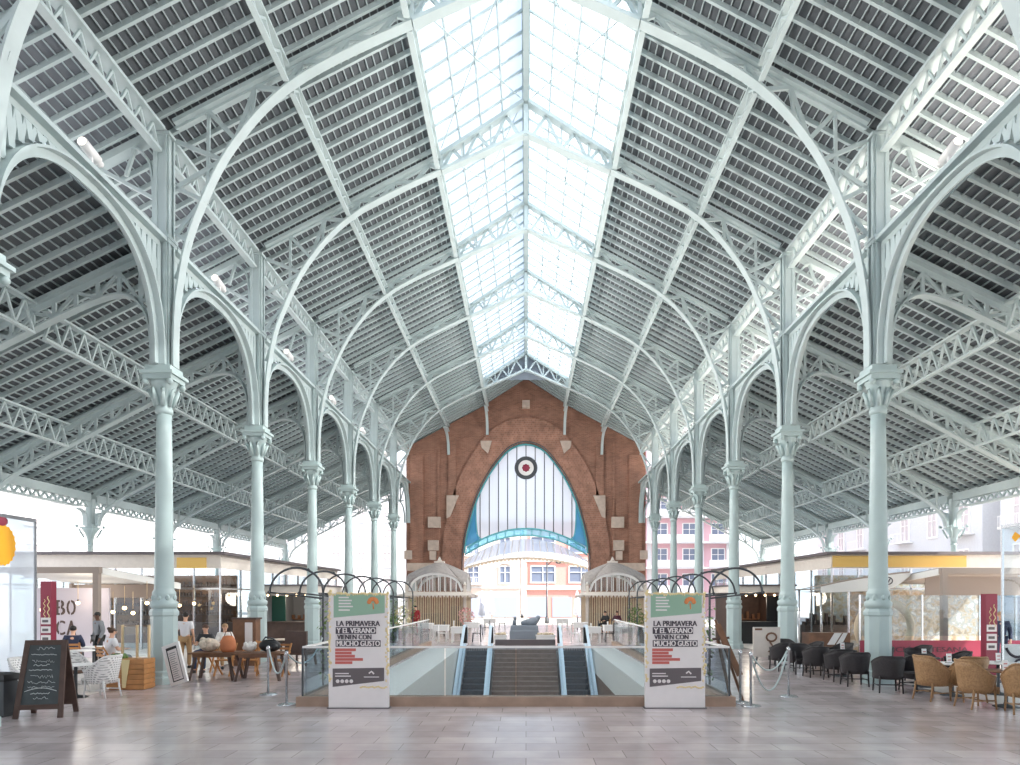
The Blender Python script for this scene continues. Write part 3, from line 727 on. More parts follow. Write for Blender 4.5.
# pale side ledges of the well with a brown lower face
for s, xa, xb in ((-1, PX0_, -2.95), (1, 2.92, PX1_)):
    dz = -1.8 if s < 0 else -1.0
    b = MB(); b.box(xa+.01, xb-.01, PY0_+.02, PY1_-.01, dz, -.04); struct('trim_ledge', b, M['terrazzo'], 'pale speckled ledge beside the escalator ' + SIDE[s], 'ledge')
    b = MB(); b.box(xa+.01, xb-.03*0-.01, PY0_+.02, PY1_-.01, -4.88, dz); struct('wall_ledge', b, M['stair'], 'brown lower wall beside the escalator ' + SIDE[s], 'wall')
def escalator(xc, wd, label):
    t = thing('escalator', label, 'escalator', (xc, 0, 0), 'escalators in the stair well'); top, n, tr = 30.95, 26, .36; ri = tr*.577
    b = MB()
    for i in range(n):
        y1 = top - i*tr; z1 = -.02 - i*ri
        if z1 - ri < -4.85: break
        b.box(-wd/2, wd/2, y1-tr, y1, z1-ri-.25, z1-ri)
        for k in range(9): b.box(-wd/2+.04+k*wd/9, -wd/2+.07+k*wd/9, y1-.012, y1, z1-ri, z1-.015)
    part('steps', b, M['step'], t)
    for sx in (-1, 1):
        x = sx*(wd/2+.12)
        b = MB(); yl = top-7.9; zl = -7.9*.577
        b.prism([(x-.008, top+.9, .02), (x-.008, top+.9, .78), (x-.008, top, .82), (x-.008, yl, zl+.82), (x-.008, yl, zl+.02), (x-.008, top, .02)], (.016,0,0)); part('glass_side', b, M['glass'], t)
        b = MB(); path = [(x, top+.5, .12), (x, top+1.02, .2), (x, top+1.2, .5), (x, top+1.05, .80), (x, top+.7, .90), (x, top, .90), (x, top-4, .90-4*.577), (x, yl, zl+.90)]
        b.sweep(spline(path[:6], 4)[:-1] + [V(p) for p in path[5:]], .12, .07, (1,0,0)); part('handrail', b, M['rail'], t)
        b = MB(); b.prism([(x-.09*1, top+.9, -.0+.02), (x-.09, top, .10), (x-.09, yl, zl+.10), (x-.09, yl, zl-.3), (x-.09, top, -.02), (x-.09, top+.9, .005)], (.18,0,0)); part('skirt', b, M['rail'], t)
        b = MB(); b.box(x-.10, x+.10, top+.25, top+.55, .10, .82); part('newel', b, M['black'], t)
escalator(-2.23, .98, 'dark-stepped escalator with pale handrails at the chalkboard side of the stairs')
escalator(2.17, .98, 'dark-stepped escalator with pale handrails at the maroon sign side of the stairs')
b = MB()
for i in range(28):
    y1 = 30.95-i*.30; z1 = -.0-i*.17
    if z1 < -4.7: break
    b.box(-1.44, 1.38, y1-.30, y1, max(-4.88, z1-.6), z1-.17)
t = link('stone_staircase', b.mesh('stone_staircase'), M['stair']); tag(t, 'broad brown stone stairs between the two escalators', 'staircase')
b = MB(); b.box(-1.42, 1.36, 31.05, 31.35, 0, .26); t = link('stone_kerb', b.mesh('stone_kerb'), M['signd']); tag(t, 'dark grey kerb at the head of the stone stairs', 'kerb')
for x0, x1, nm in ((-1.55, -.95, 'chalkboard'), (.5, 1.4, 'maroon sign')):
    t = thing('planter_box', f'low white planter behind the stair head, {nm} side', 'planter', ((x0+x1)/2, 32.65, 0), 'low white planters'); h = (x1-x0)/2
    b = MB(); b.box(-h, h, -.2, .2, 0, .34); b.box(-h-.03, h+.03, -.23, .23, .34, .40); part('box', b, M['white'], t)
    b = MB()
    for i in range(9): b.ball((-h+.1+(2*h-.2)*i/8, random.uniform(-.1,.1), .45), random.uniform(.05,.09), 6)
    part('moss', b, M['beige'], t)
# slate grey covered counter
t = thing('covered_counter', 'slate grey covered counter with lumpy top behind the stair head', 'counter', (-.08, 33.4, 0))
b = MB(); b.lathe([(1.02,0),(1.02,.55),(.98,.62),(.95,.8),(.9,.84)], 4, rot=pi/4, smooth=False, sy=.6); part('body', b, M['greyblk'], t)
b = MB(); b.tube([(-.5,0,.84),(-.5,0,1.05),(-.42,0,1.16)], [.1,.09,.05], 8); b.ball((-.47,0,1.18), .09); b.tube([(.1,0,.9),(.45,0,1.0),(.7,0,1.16)], [.22,.24,.1], 10); b.ball((.2,0,.95), (.4,.2,.18)); b.ball((.68,0,1.2), .12)
part('covered_lumps', b, M['greyblk'], t)
# ================================================================== crook posts with half hoops
hp = None
for s, xl in ((-1, -4.80), (1, 4.40)):
    for k in range(7):
        y = (15.9 if s < 0 else 16.1) + 2.1*k
        lab = f'{ORD[k+1]} black half-hoop post beside the glass balustrade {SIDE[s]}'
        if hp is None or k == 0:
            hp = thing('hoop_post', lab, 'hoop post', (xl, y, 0), 'half-hoop posts along the balustrade')
            b = MB(); b.tube([(0,0,0),(0,0,2.32)], .028, 8); b.lathe([(.09,0),(.09,.03),(.05,.06)], 12); part('post', b, M['dark'], hp)
            b = MB(); R = .63; b.tube([(s*(R - R*cos(pi*i/20)), 0, 2.32+R*.93*sin(pi*i/20)) for i in range(21)], .026, 8); b.ball((s*.35,0,2.32+R*.86), .035, 8); part('hoop', b, M['dark'], hp)
            b = MB(); b.tube([(0,0,2.18),(s*.6,0,2.25),(s*1.26,0,2.32)], .02, 6); b.ball((s*1.28,0,2.32), .045, 8); part('tie_bar', b, M['dark'], hp)
            b = MB(); R_ = random.Random(s+5)
            for i in range(70):
                z = R_.uniform(.2, 2.1); a = R_.uniform(0, 6.28); r = R_.uniform(.05,.13)*(1 if z > .9 else .6)
                c = V((r*cos(a), r*sin(a), z)); d = V((R_.uniform(-1,1), R_.uniform(-1,1), R_.uniform(-1,1)))*.06; e = d.cross(V((0,0,1))).normalized()*.035
                b.add([c-d, c+e, c+d, c-e], [(0,1,2,3)])
            part('climbing_leaves', b, M['leaf'], hp)
        else: dup(hp, (xl, y, 0), None, lab)
# ================================================================== text helper
def text_mesh(body, size, ext=.004, bold=0.0, space=1.0):
    cu = bpy.data.curves.new('txt', 'FONT'); cu.body = body; cu.size = size; cu.extrude = ext; cu.offset = bold; cu.space_character = space; cu.resolution_u = 3
    o = bpy.data.objects.new('txt', cu); COL.objects.link(o); dg = bpy.context.evaluated_depsgraph_get(); dg.update()
    me = bpy.data.meshes.new_from_object(o.evaluated_get(dg)); bpy.data.objects.remove(o); bpy.data.curves.remove(cu); return me
def text_part(name, body, parent, m, x, y, z, width, height, bold=.0, rotz=0, yaw=0):
    """lettering facing -y at the given lower-left corner, fitted to width x height"""
    me = text_mesh(body, 1.0, .01, 0); xs = [v.co.x for v in me.vertices]; ys = [v.co.y for v in me.vertices]
    x0, x1, y0, y1 = min(xs), max(xs), min(ys), max(ys)
    for v in me.vertices:
        u, w_, d = (v.co.x-x0)/(x1-x0)*width, (v.co.y-y0)/(y1-y0)*height, v.co.z*.3
        v.co = (u, -d, w_)
    if bold:
        bm = bmesh.new(); bm.from_mesh(me); g = bmesh.ops.duplicate(bm, geom=bm.verts[:]+bm.edges[:]+bm.faces[:])
        bmesh.ops.translate(bm, vec=(bold, -.0005, 0), verts=[e for e in g['geom'] if isinstance(e, bmesh.types.BMVert)]); bm.to_mesh(me); bm.free()
    o = link(name, me, m, parent, (x, y, z)); o.rotation_euler = (0, 0, yaw); return o
# ================================================================== the two totem signs
def totem():
    t = thing('totem_sign', 'tall white totem sign standing before the balustrade nearer the chalkboard', 'sign', (-3.32, 13.38, 0), 'white totem signs')
    U = lambda px: (px-330)/59*1.18-.59; W = lambda py: (708-py)/116*2.31
    yf = -.075
    b = MB(); b.box(-.59,.59,-.065,.065,.0,2.29); part('board', b, M['signw'], t)
    b = MB(); R_ = random.Random(3)
    for i in range(46):
        z = .55+1.78*i/45
        for sx in (-1, 1):
            if R_.random() < .8: b.ball((sx*(.565+R_.uniform(-.02,.03)), -.066, z), (R_.uniform(.015,.035), .012, R_.uniform(.015,.035)), 6)
    for i in range(30): b.ball((-.58+1.16*i/29, -.066, 2.27+R_.uniform(-.02,.02)), (R_.uniform(.02,.035), .012, R_.uniform(.02,.035)), 6)
    for i in range(14): b.ball((.05+.5*i/13, -.066, W(687)+R_.uniform(-.02,.02)), (.03,.012,.018), 6)
    part('leafy_border', b, M['signc'], t)
    def poly(name, pts, m, dep=.006):
        b = MB(); b.prism([(U(x), yf+.01, W(y)) for x, y in pts], (0, -dep, 0)); return part(name, b, m, t)
    poly('header_panel', [(335,594.5),(385.5,594.5),(385.5,613),(335,617.5)], M['signg'])
    b = MB()
    for k in range(6):
        a = pi*(.05+.9*k/5); b.ball((U(374)+.075*cos(a), yf-.002, W(602.5)+.07*sin(a)), (.045,.008,.045), 8)
    b.tube([(U(374), yf, W(603)), (U(374.5), yf, W(609))], .012, 6); part('flower', b, M['signo'], t)
    b = MB()
    for y_, w_ in ((597.5,10),(600.5,13),(603.5,12),(606.5,14),(610,11)): b.box(U(340), U(340+w_), yf-.004, yf+.004, W(y_+.7), W(y_-.7))
    part('faint_header_lines', b, M['signw'], t)
    text_part('lettering', 'LA PRIMAVERA', t, M['signt'], U(337.7), yf+.002, W(626), U(380.5)-U(337.7), .105, .011)
    poly('dark_bar', [(337,633.8),(337,627),(377,627),(377,633.8)], M['signt'])
    text_part('lettering', 'Y EL VERANO', t, M['signw'], U(338), yf-.004, W(633), U(376)-U(338), .105, .011)
    text_part('lettering', 'VIENEN CON', t, M['signt'], U(338.4), yf+.002, W(639.2), U(372)-U(338.4), .095, .011)
    poly('dark_bar', [(337,646.5),(337,640),(381.5,640),(381.5,646.5)], M['signt'])
    text_part('lettering', 'MUCHO GUSTO', t, M['signw'], U(338), yf-.004, W(645.8), U(380.5)-U(338), .105, .011)
    for i, x1 in enumerate((357,352.8,356,364,353.5)): poly('red_bar', [(336.5,648.2+3.2*i),(x1,648.2+3.2*i),(x1,650.9+3.2*i),(336.5,650.9+3.2*i)], M['signr'])
    poly('footer_panel', [(334,668.2),(385,667.4),(385,680.5),(334,686.5)], M['signd'])
    b = MB(); b.box(U(336.5), U(350), yf-.002, yf+.006, W(673.6), W(672.6)); b.box(U(336.5), U(352), yf-.002, yf+.006, W(676.2), W(675.2)); b.box(U(365), U(380), yf-.002, yf+.006, W(677), W(676.2))
    for k in range(4): b.lathe([(.032,0),(.032,.004)], 12, c=(0,0,0)) if False else b.ball((U(339+4.5*k), yf, W(680.8)), (.038,.006,.038), 10)
    b.sweep([(U(370), yf, W(673)), (U(372.5), yf, W(671)), (U(375), yf, W(673.5))], .01, .03, (0,1,0)); part('footer_marks', b, M['signw'], t)
    b = MB(); b.box(-.62,.62,-.09,.10,.0,.02); part('foot_plate', b, M['signd'], t)
    return t
ts = totem(); dup(ts, (2.96, 13.38, 0), 0, 'tall white totem sign standing before the balustrade nearer the rope stanchions')
# ================================================================== stanchions and ropes
st = None
def stanchion(x, y, lab):
    global st
    if st is None:
        st = thing('rope_stanchion', lab, 'stanchion', (x, y, 0), 'brushed steel rope stanchions')
        b = MB(); b.lathe([(.20,0),(.20,.012),(.17,.03),(.05,.05)], 24); part('base', b, M['steelrod'], st)
        b = MB(); b.lathe([(.027,.05),(.027,1.0),(.04,1.01),(.04,1.07),(.03,1.09),(.012,1.11)], 14); part('post', b, M['steelrod'], st)
    else: dup(st, (x, y, 0), 0, lab)
def rope(p, q, sag, lab, grp='white barrier ropes'):
    b = MB(); P = [V(p).lerp(V(q), i/14) - V((0,0,sag*4*(i/14)*(1-i/14))) for i in range(15)]; b.tube(P, .018, 6)
    o = link('barrier_rope', b.mesh('barrier_rope'), M['steel']); tag(o, lab, 'rope', grp)
stanchion(4.55, 13.6, 'steel rope stanchion beside the leaning easel, with two ropes')
stanchion(4.47, 14.02, 'steel rope stanchion close behind another, touching the leaning easel side')
stanchion(5.82, 14.9, 'steel rope stanchion alone between the easel and black chairs')
stanchion(-4.9, 13.75, 'steel rope stanchion beside the glass balustrade corner on the open floor')
stanchion(-5.85, 15.25, 'steel rope stanchion nearer the wooden cafe tables')
rope((4.59,13.64,1.02), (5.76,14.84,1.02), .36, 'upper white rope sagging between two steel stanchions'); rope((4.59,13.66,.95), (5.76,14.85,.95), .72, 'lower white rope hanging deeply between two steel stanchions')
rope((-4.94,13.81,1.02), (-5.80,15.18,1.02), .45, 'white rope between the two stanchions before the wooden tables'); rope((-4.87,13.8,1.02), (-4.80,15.84,1.25), .35, 'white rope rising from the stanchion to the first hoop post')
# leaning easel
t = thing('leaning_easel', 'folded brown wooden easel leaning by the rope stanchions', 'easel', (0,0,0))
b = MB(); b.beam((4.62,14.3,0), (4.10,14.55,1.72), .07, .05); part('leg', b, M['wood'], t)
b = MB(); b.beam((4.35,14.25,.02), (4.14,14.55,1.35), .06, .04); part('leg', b, M['wood'], t)
b = MB(); b.beam((4.53,14.22,.55), (4.12,14.46,1.62), .13, .03, (0,-1,.3)); part('rolled_panel', b, M['wood'], t)
b = MB(); b.beam((4.02,14.5,1.3), (4.36,14.4,1.34), .05, .05); part('ledge', b, M['woodd'], t)
# ================================================================== chairs
def tub_chair(name, label, cat, m, grp, rx=.25, ry=.26, back=.86, arm=.64, seat=.44, flare=.08, legs='straight', cushion=None, weave=None):
    """faces +y at rotation 0"""
    t = thing(name, label, cat, (0,0,0), grp)
    b = MB(); n = 26; vs = []; th = .035
    rows = 5
    def pt(i, r, off):
        a = -radians(118) + radians(236)*i/n          # 0 = straight back (-y)
        c = max(0, cos(a)); top = arm + (back-arm)*min(1, max(0, (cos(a)+.25)/1.0))**1.2
        z = (seat-.12) + (top-(seat-.12))*r; fl_ = flare*r
        fwd = .10*(1-r)*0
        return ((rx+fl_+off)*sin(a), -(ry+fl_+off)*cos(a)+ (0.02), z)
    for off in (0, th):
        for r in range(rows+1):
            for i in range(n+1): vs.append(pt(i, r/rows, off))
    W_ = n+1; K = (rows+1)*W_; fs = []
    for r in range(rows):
        for i in range(n):
            q = (r*W_+i, r*W_+i+1, (r+1)*W_+i+1, (r+1)*W_+i); fs.append(q); fs.append(tuple(K+x for x in q))
    for i in range(n): fs += [(rows*W_+i, rows*W_+i+1, K+rows*W_+i+1, K+rows*W_+i), (i, i+1, K+i+1, K+i)]
    for r in range(rows): fs += [(r*W_, (r+1)*W_, K+(r+1)*W_, K+r*W_), (r*W_+n, (r+1)*W_+n, K+(r+1)*W_+n, K+r*W_+n)]
    b.add(vs, fs, 0, True); rim = [V(pt(i, 1, th/2)) for i in range(n+1)]; b.tube(rim, .026, 6, mi=1); link('woven_back', b.mesh('woven_back'), [weave or m, m], t)
    b = MB(); b.lathe([(.02,seat-.06),(rx*.98,seat-.06),(rx*1.0,seat-.02),(rx*.95,seat),(.02,seat+.01)], 20, c=(0,.04,0), sy=1.02); b.box(-rx*.92, rx*.92, .06, ry+.08, seat-.06, seat-.005); b.box(-rx*.92, rx*.92, ry+.05, ry+.08, seat-.14, seat-.03); part('seat', b, m, t)
    if cushion:
        b = MB(); b.lathe([(.02,seat+.012),(rx*.85,seat+.012),(rx*.9,seat+.04),(rx*.8,seat+.065),(.02,seat+.07)], 18, c=(0,.04,0)); part('cushion', b, cushion, t)
    for sx in (-1, 1):
        for sy in (-1, 1):
            b = MB(); x, y = sx*rx*.88, (ry*.95 if sy > 0 else -ry*.75); k = 1.35 if legs == 'splay' and sy < 0 else 1.08
            b.tube([(x, y, seat-.05), (x*1.02, y*(1+(k-1)*.3), .2), (x*1.06, y*k, 0)], [.024,.02,.017], 7)
            if sy > 0: b.tube([(x, y, seat-.06), (x*1.08, y-.02, arm-.02)], .02, 6)
            part('leg', b, m, t)
    b = MB()
    for sx in (-1, 1): b.tube([(sx*rx*.9, ry*.95, .17), (sx*rx*.9, -ry*.85, .17)], .013, 6)
    b.tube([(-rx*.9, .02, .17), (rx*.9, .02, .17)], .013, 6); part('stretcher', b, m, t); return t
def place(first, spots, labs):
    for i, ((x, y, r), l) in enumerate(zip(spots, labs)):
        if i == 0: first.location = (x, y, 0); first.rotation_euler = (0,0,r); first['label'] = l
        else: dup(first, (x, y, 0), r, l)
E_, N_d, W_d, S_d = -pi/2, 0, pi/2, pi            # facing +x, +y, -x, -y
c = tub_chair('rattan_chair', '', 'chair', M['rattan'], 'honey rattan armchairs', legs='splay', flare=.08, back=.95, arm=.66)
place(c, [(8.72,14.45,E_+.25), (9.42,14.3,N_d-.1), (8.95,13.4,E_+.1), (9.45,12.75,N_d-.35)],
      ['honey rattan armchair nearest the black wicker chairs, side on', 'honey rattan armchair seen from behind, second from the black chairs', 'honey rattan armchair tucked under the table with a menu card', 'honey rattan armchair at the frame edge, largest of them'])
c = tub_chair('black_wicker_chair', '', 'chair', M['blackwicker'], 'black wicker armchairs', rx=.27, ry=.27, back=.84, arm=.68, flare=.05)
bl = [(8.42,15.62,N_d-.2),(9.25,15.9,W_d+.3),(8.2,16.75,N_d-.1),(8.25,17.75,N_d+.1),(8.05,18.65,N_d),(7.95,19.45,S_d),(7.72,20.25,N_d+.2),(8.75,20.55,W_d),(9.35,19.95,W_d+.2),(9.7,18.4,W_d),(10.8,16.85,W_d-.2),(10.3,17.6,S_d),(8.35,21.7,S_d),(11.1,19.0,W_d)]
bn = ['in front of the octagonal column foot, largest of the row', 'turned sideways just past the column foot', 'just left of the column foot', 'second along from the column foot', 'third along from the column foot', 'fourth along, facing the camera', 'fifth along near the cream menu board', 'side on beside the farther table', 'side on behind the third chair of the row', 'side on behind the tall column', 'behind the honey rattan chairs', 'facing the camera before the maroon screen', 'farthest in the row, behind the menu board', 'deepest towards the maroon screen']
place(c, bl, ['black wicker armchair ' + x for x in bn])
c = tub_chair('white_wicker_chair', '', 'chair', M['whitewicker'], 'white wicker armchairs', back=.92, arm=.62, flare=.10, legs='splay', cushion=M['cushion'], weave=M['openweave'])
place(c, [(-9.35,14.85,W_d-.15), (-10.45,14.15,E_), (-10.5,15.55,E_-.4), (-12.0,17.4,N_d-.6)], ['white wicker armchair with brown cushion facing the chalkboard, beside the planter', 'white wicker armchair behind the chalkboard at the frosted glass', 'white wicker armchair across the table behind the chalkboard', 'white wicker armchair farther back by the seated guest'])
# ================================================================== tables and table cards
def round_table(label, m, x, y, r=.38, h=.73, cat='table'):
    t = thing('cafe_table', label, cat, (x, y, 0), 'round cafe tables')
    b = MB(); b.lathe([(.02,h-.03),(r,h-.03),(r,h-.005),(r-.01,h),(.02,h)], 28); part('table_top', b, m, t)
    b = MB(); b.lathe([(.24,0),(.24,.015),(.05,.05),(.035,.1),(.035,h-.03)], 16); part('pedestal', b, M['dark'], t); return t
tables = [(9.68,13.55,'light',M['wood'],'round brown cafe table among the rattan chairs at the frame edge'), (9.58,15.1,'x',M['white'],'round white cafe table behind the rattan chairs'), (9.8,16.6,'x',M['black'],'round black cafe table beside the column foot'),
          (8.88,18.85,'x',M['black'],'round black cafe table amid the black wicker chairs'), (10.75,15.3,'x',M['white'],'round white cafe table nearest the awning post'), (-9.95,14.85,'x',M['white'],'round white cafe table hidden behind the chalkboard'),
          (-12.5,18.8,'x',M['white'],'round white cafe table of the seated guests under the awning'), (-13.0,20.2,'x',M['white'],'round white cafe table deeper under the awning')]
for x, y, _, m, lab in tables: round_table(lab, m, x, y)
tc_ = None
for x, y, lab in ((9.62,13.5,'white menu card standing on the brown table at the frame edge'), (9.5,15.1,'white menu card on the white table behind the rattan chairs'), (9.8,16.55,'white menu card on the black table by the column foot'), (8.85,18.8,'white menu card on the table amid the black chairs'), (10.75,15.3,'white menu card on the table nearest the awning post')):
    if tc_ is None:
        tc_ = thing('menu_card', lab, 'menu card', (x, y, .73), 'white table menu cards', .2); b = MB(); b.box(-.07,.07,-.035,.035,0,.012); part('foot', b, M['signd'], tc_)
        b = MB(); b.prism([(-.065,-.02,.012),(.065,-.02,.012),(.065,-.005,.21),(-.065,-.005,.21)], (0,.012,0)); part('card', b, M['white'], tc_)
        b = MB(); b.box(-.04,.04,-.02,-.014,.06,.075); b.box(-.04,.04,-.016,-.008,.13,.15); part('print', b, M['signr'], tc_)
    else: dup(tc_, (x, y, .73), .2, lab)
def wood_table(label, x, y, w, d, rz):
    t = thing('wooden_table', label, 'table', (x, y, 0), 'rustic wooden tables', rz)
    b = MB()
    for i in range(4): b.box(-w/2, w/2, -d/2+d*i/4+.006, -d/2+d*(i+1)/4-.006, .70, .74)
    b.box(-w/2+.1, w/2-.1, -d/2+.05, -d/2+.09, .62, .70); b.box(-w/2+.1, w/2-.1, d/2-.09, d/2-.05, .62, .70); part('table_top', b, M['wood'], t)
    for sx in (-1, 1):
        for sy in (-1, 1):
            b = MB(); b.beam((sx*(w/2-.16), sy*(d/2-.1), .62), (sx*(w/2-.03), sy*(d/2-.04), 0), .07, .06); part('leg', b, M['woodd'], t)
wood_table('rustic wooden table nearest the open floor beneath the backpack', -7.08, 18.0, 1.2, .75, .05); wood_table('rustic wooden table behind the leaning menu board', -8.34, 18.1, 1.2, .75, .05)
def wood_chair():
    t = thing('wooden_chair', '', 'chair', (0,0,0), 'folding wooden chairs')
    b = MB()
    for i in range(5): b.box(-.2,.2,-.2+.082*i,-.2+.082*i+.06,.43,.455)
    part('seat', b, M['woodo'], t)
    b = MB()
    for z in (.62,.72,.82): b.box(-.2,.2,-.27-(z-.6)*.15,-.245-(z-.6)*.15,z,z+.06)
    part('backrest', b, M['woodo'], t)
    for sx in (-1, 1):
        b = MB(); b.beam((sx*.21,.2,0),(sx*.21,-.30,.90),.03,.045,(1,0,0)); part('leg', b, M['woodo'], t)
        b = MB(); b.beam((sx*.18,-.25,0),(sx*.18,.18,.45),.03,.045,(1,0,0)); part('leg', b, M['woodo'], t)
    return t
c = wood_chair(); place(c, [(-8.5,18.95,S_d),(-7.8,19.0,S_d+.2),(-6.95,18.9,S_d-.2),(-9.5,19.95,S_d),(-7.9,20.2,S_d+.3)],
      ['folding wooden chair beyond the table by the leaning menu board', 'folding wooden chair behind the orange bag', 'folding wooden chair beyond the table with the backpack', 'folding wooden chair under the seated person in jeans', 'folding wooden chair standing alone behind the other wooden chairs'])
# things on the wooden tables and chairs
t = thing('orange_bag', 'orange-tan soft bag standing on the wooden table by the menu board', 'bag', (-7.98,18.0,.745)); b = MB(); b.lathe([(.16,0),(.21,.1),(.2,.3),(.13,.42),(.05,.44)], 14, sy=.7); part('body', b, M['orange'], t)
b = MB(); b.tube([(-.1,0,.42),(-.06,0,.55),(.06,0,.55),(.1,0,.42)], .012, 6); part('strap', b, M['wood'], t)
def fleece(lab, x, y, z, sc, m):
    b = MB(); R_ = random.Random(int(x*10)); b.ball((0,0,.18*sc), (.3*sc,.2*sc,.2*sc), 16)
    for i in range(14): a = R_.uniform(0,6.28); b.ball((.22*sc*cos(a), .14*sc*sin(a), .18*sc+R_.uniform(-.06,.14)*sc), R_.uniform(.07,.12)*sc, 8)
    o = link('fleece_jacket', b.mesh('fleece_jacket'), m, None, (x,y,z)); tag(o, lab, 'jacket')
fleece('cream fleece jacket heaped on the wooden table beside the orange bag', -8.55, 18.15, .765, .9, M['furry']); fleece('pale grey jacket lying on the wooden table beside the backpack', -7.42, 18.05, .765, .6, M['terrazzo'])
t = thing('backpack', 'black backpack lying on the table nearest the open floor', 'backpack', (-6.86, 18.0, .745)); b = MB(); b.ball((0,0,.17), (.3,.17,.17), 14); b.ball((.12,-.1,.14), (.14,.1,.11), 10); part('body', b, M['black'], t)
b = MB(); b.tube([(-.2,0,.28),(-.1,-.05,.4),(.1,-.05,.36),(.2,0,.26)], .022, 6); part('strap', b, M['dark'], t)
# ================================================================== chalkboards
def scribbles(b, x0, x1, zs, y, R_, r=.006):
    for z, f0, f1, hgt in zs:
        x = x0 + (x1-x0)*f0; xe = x0 + (x1-x0)*f1; P = []
        while x < xe:
            P.append((x, y, z + R_.uniform(-.5,.5)*hgt)); x += R_.uniform(.012,.03)
        if len(P) > 2: b.tube(P, r, 4)
t = thing('a_frame_chalkboard', 'brown-framed A-frame chalkboard with white chalk writing on the open floor', 'chalkboard', (-8.95, 12.55, 0), None, .22)
def board_side(tilt, front):
    b = MB(); T = lambda x, z, y=0: (x, (y - z*.17) * (1 if front else -1) * -1 * (1), z)
    yy = lambda z: (-.34 + z*.235) if front else (.34 - z*.235)
    for sx in (-1, 1): b.beam((sx*.36, yy(0), 0), (sx*.30, yy(1.40), 1.40), .085, .04, (0,1,0))
    b.beam((-.34, yy(.2), .2), (.34, yy(.2), .2), .04, .09); b.beam((-.30, yy(1.36), 1.36), (.30, yy(1.36), 1.36), .04, .09)
    return b, yy
b, yy = board_side(0, True); part('front_frame', b, M['woodd'], t)
b = MB(); b.prism([(-.32, yy(.22), .22), (.32, yy(.22), .22), (.27, yy(1.34), 1.34), (-.27, yy(1.34), 1.34)], (0, .015, 0)); part('front_slate', b, M['slateb'], t)
b = MB(); R_ = random.Random(4)
for z, f0, f1, hg in ((1.25,.25,.8,.07),(1.14,.1,.9,.02),(1.02,.15,.85,.06),(.95,.2,.7,.03),(.86,.08,.8,.02),(.74,.15,.85,.07),(.64,.08,.92,.07),(.55,.1,.9,.05),(.44,.2,.8,.03),(.36,.3,.75,.05)):
    scribbles(b, -.27, .27, [(z, f0, f1, hg)], yy(z)-.012, R_, .004 if hg > .03 else .006)
b.tube([(-.26+.52*i/14, yy(.48+.06*sin(pi*i/14))-.012, .48+.06*sin(pi*i/14)) for i in range(15)], .006, 4); part('chalk_writing', b, M['chalk'], t)
b, yy = board_side(0, False); part('rear_frame', b, M['woodd'], t)
b = MB(); b.prism([(-.32, yy(.22), .22), (.32, yy(.22), .22), (.27, yy(1.34), 1.34), (-.27, yy(1.34), 1.34)], (0, -.015, 0)); part('rear_slate', b, M['woodd'], t)
t = thing('menu_board', 'white-framed menu board leaning against the foot of the front column', 'menu board', (-8.58, 16.7, 0.0)); t.rotation_euler = (radians(-6), radians(-19), radians(-8))
b = MB(); b.box(-.235,.235,-.02,.02,.06,1.1)
fr = MB(); 
for x0, x1, z0, z1 in ((-.24,-.16,.06,1.1),(.16,.24,.06,1.1),(-.16,.16,.06,.14),(-.16,.16,1.02,1.1)): fr.box(x0, x1, -.04, .02, z0, z1)
part('white_frame', fr, M['white'], t); b = MB(); b.box(-.16,.16,-.015,.015,.14,1.02); part('dark_inset', b, M['black'], t)
b = MB(); b.box(-.125,.125,-.022,-.014,.17,.95); part('menu_sheet', b, M['signw'], t); b = MB()
for i in range(13): b.box(-.10, -.10+.2*random.uniform(.5,1), -.027, -.021, .22+.053*i, .235+.053*i)
part('menu_print', b, M['grey'], t)
# planter with glass screens
t = thing('wooden_planter', 'orange-brown wooden planter box with glass wind screens beside the column', 'planter', (-9.55, 16.25, 0)); b = MB()
for i in range(6): b.box(-.45,.45,-.24,.24,.02+.12*i,.13+.12*i)
b.box(-.42,.42,-.21,.21,.0,.02); part('box', b, M['woodo'], t)
b = MB()
for i in range(22): a = random.uniform(-.42,-.15); b.ball((a, random.uniform(-.15,.1), .76), (.06,.06,random.uniform(.05,.11)), 6)
part('green_plants', b, M['leaf'], t)
for x0, x1 in ((-.18,.14),(.17,.43)):
    b = MB(); b.box(x0, x1, -.02, 0, .78, 1.5); part('glass_screen', b, M['glass'], t)
b = MB()
for x in (-.2,.155,.44): b.box(x-.02, x+.02, -.04, .02, .74, 1.54)
part('screen_frame', b, M['woodl'], t)
b = MB(); b.prism([(-.08,-.25,.72),(.12,-.25,.72),(.02,-.25,.05),(-.06,-.25,.05)], (0,-.012,0)); part('cream_cloth', b, M['signc'], t)
t = thing('litter_bin', 'black lidded litter bin at the bottom edge before the white chair', 'bin', (-9.72, 12.45, 0)); b = MB(); b.lathe([(.2,0),(.24,.05),(.25,.62),(.24,.66)], 4, rot=pi/4, smooth=False); part('body', b, M['dark'], t)
b = MB(); b.lathe([(.29,.66),(.3,.70),(.28,.78),(.1,.82)], 4, rot=pi/4, smooth=False); part('lid', b, M['black'], t)
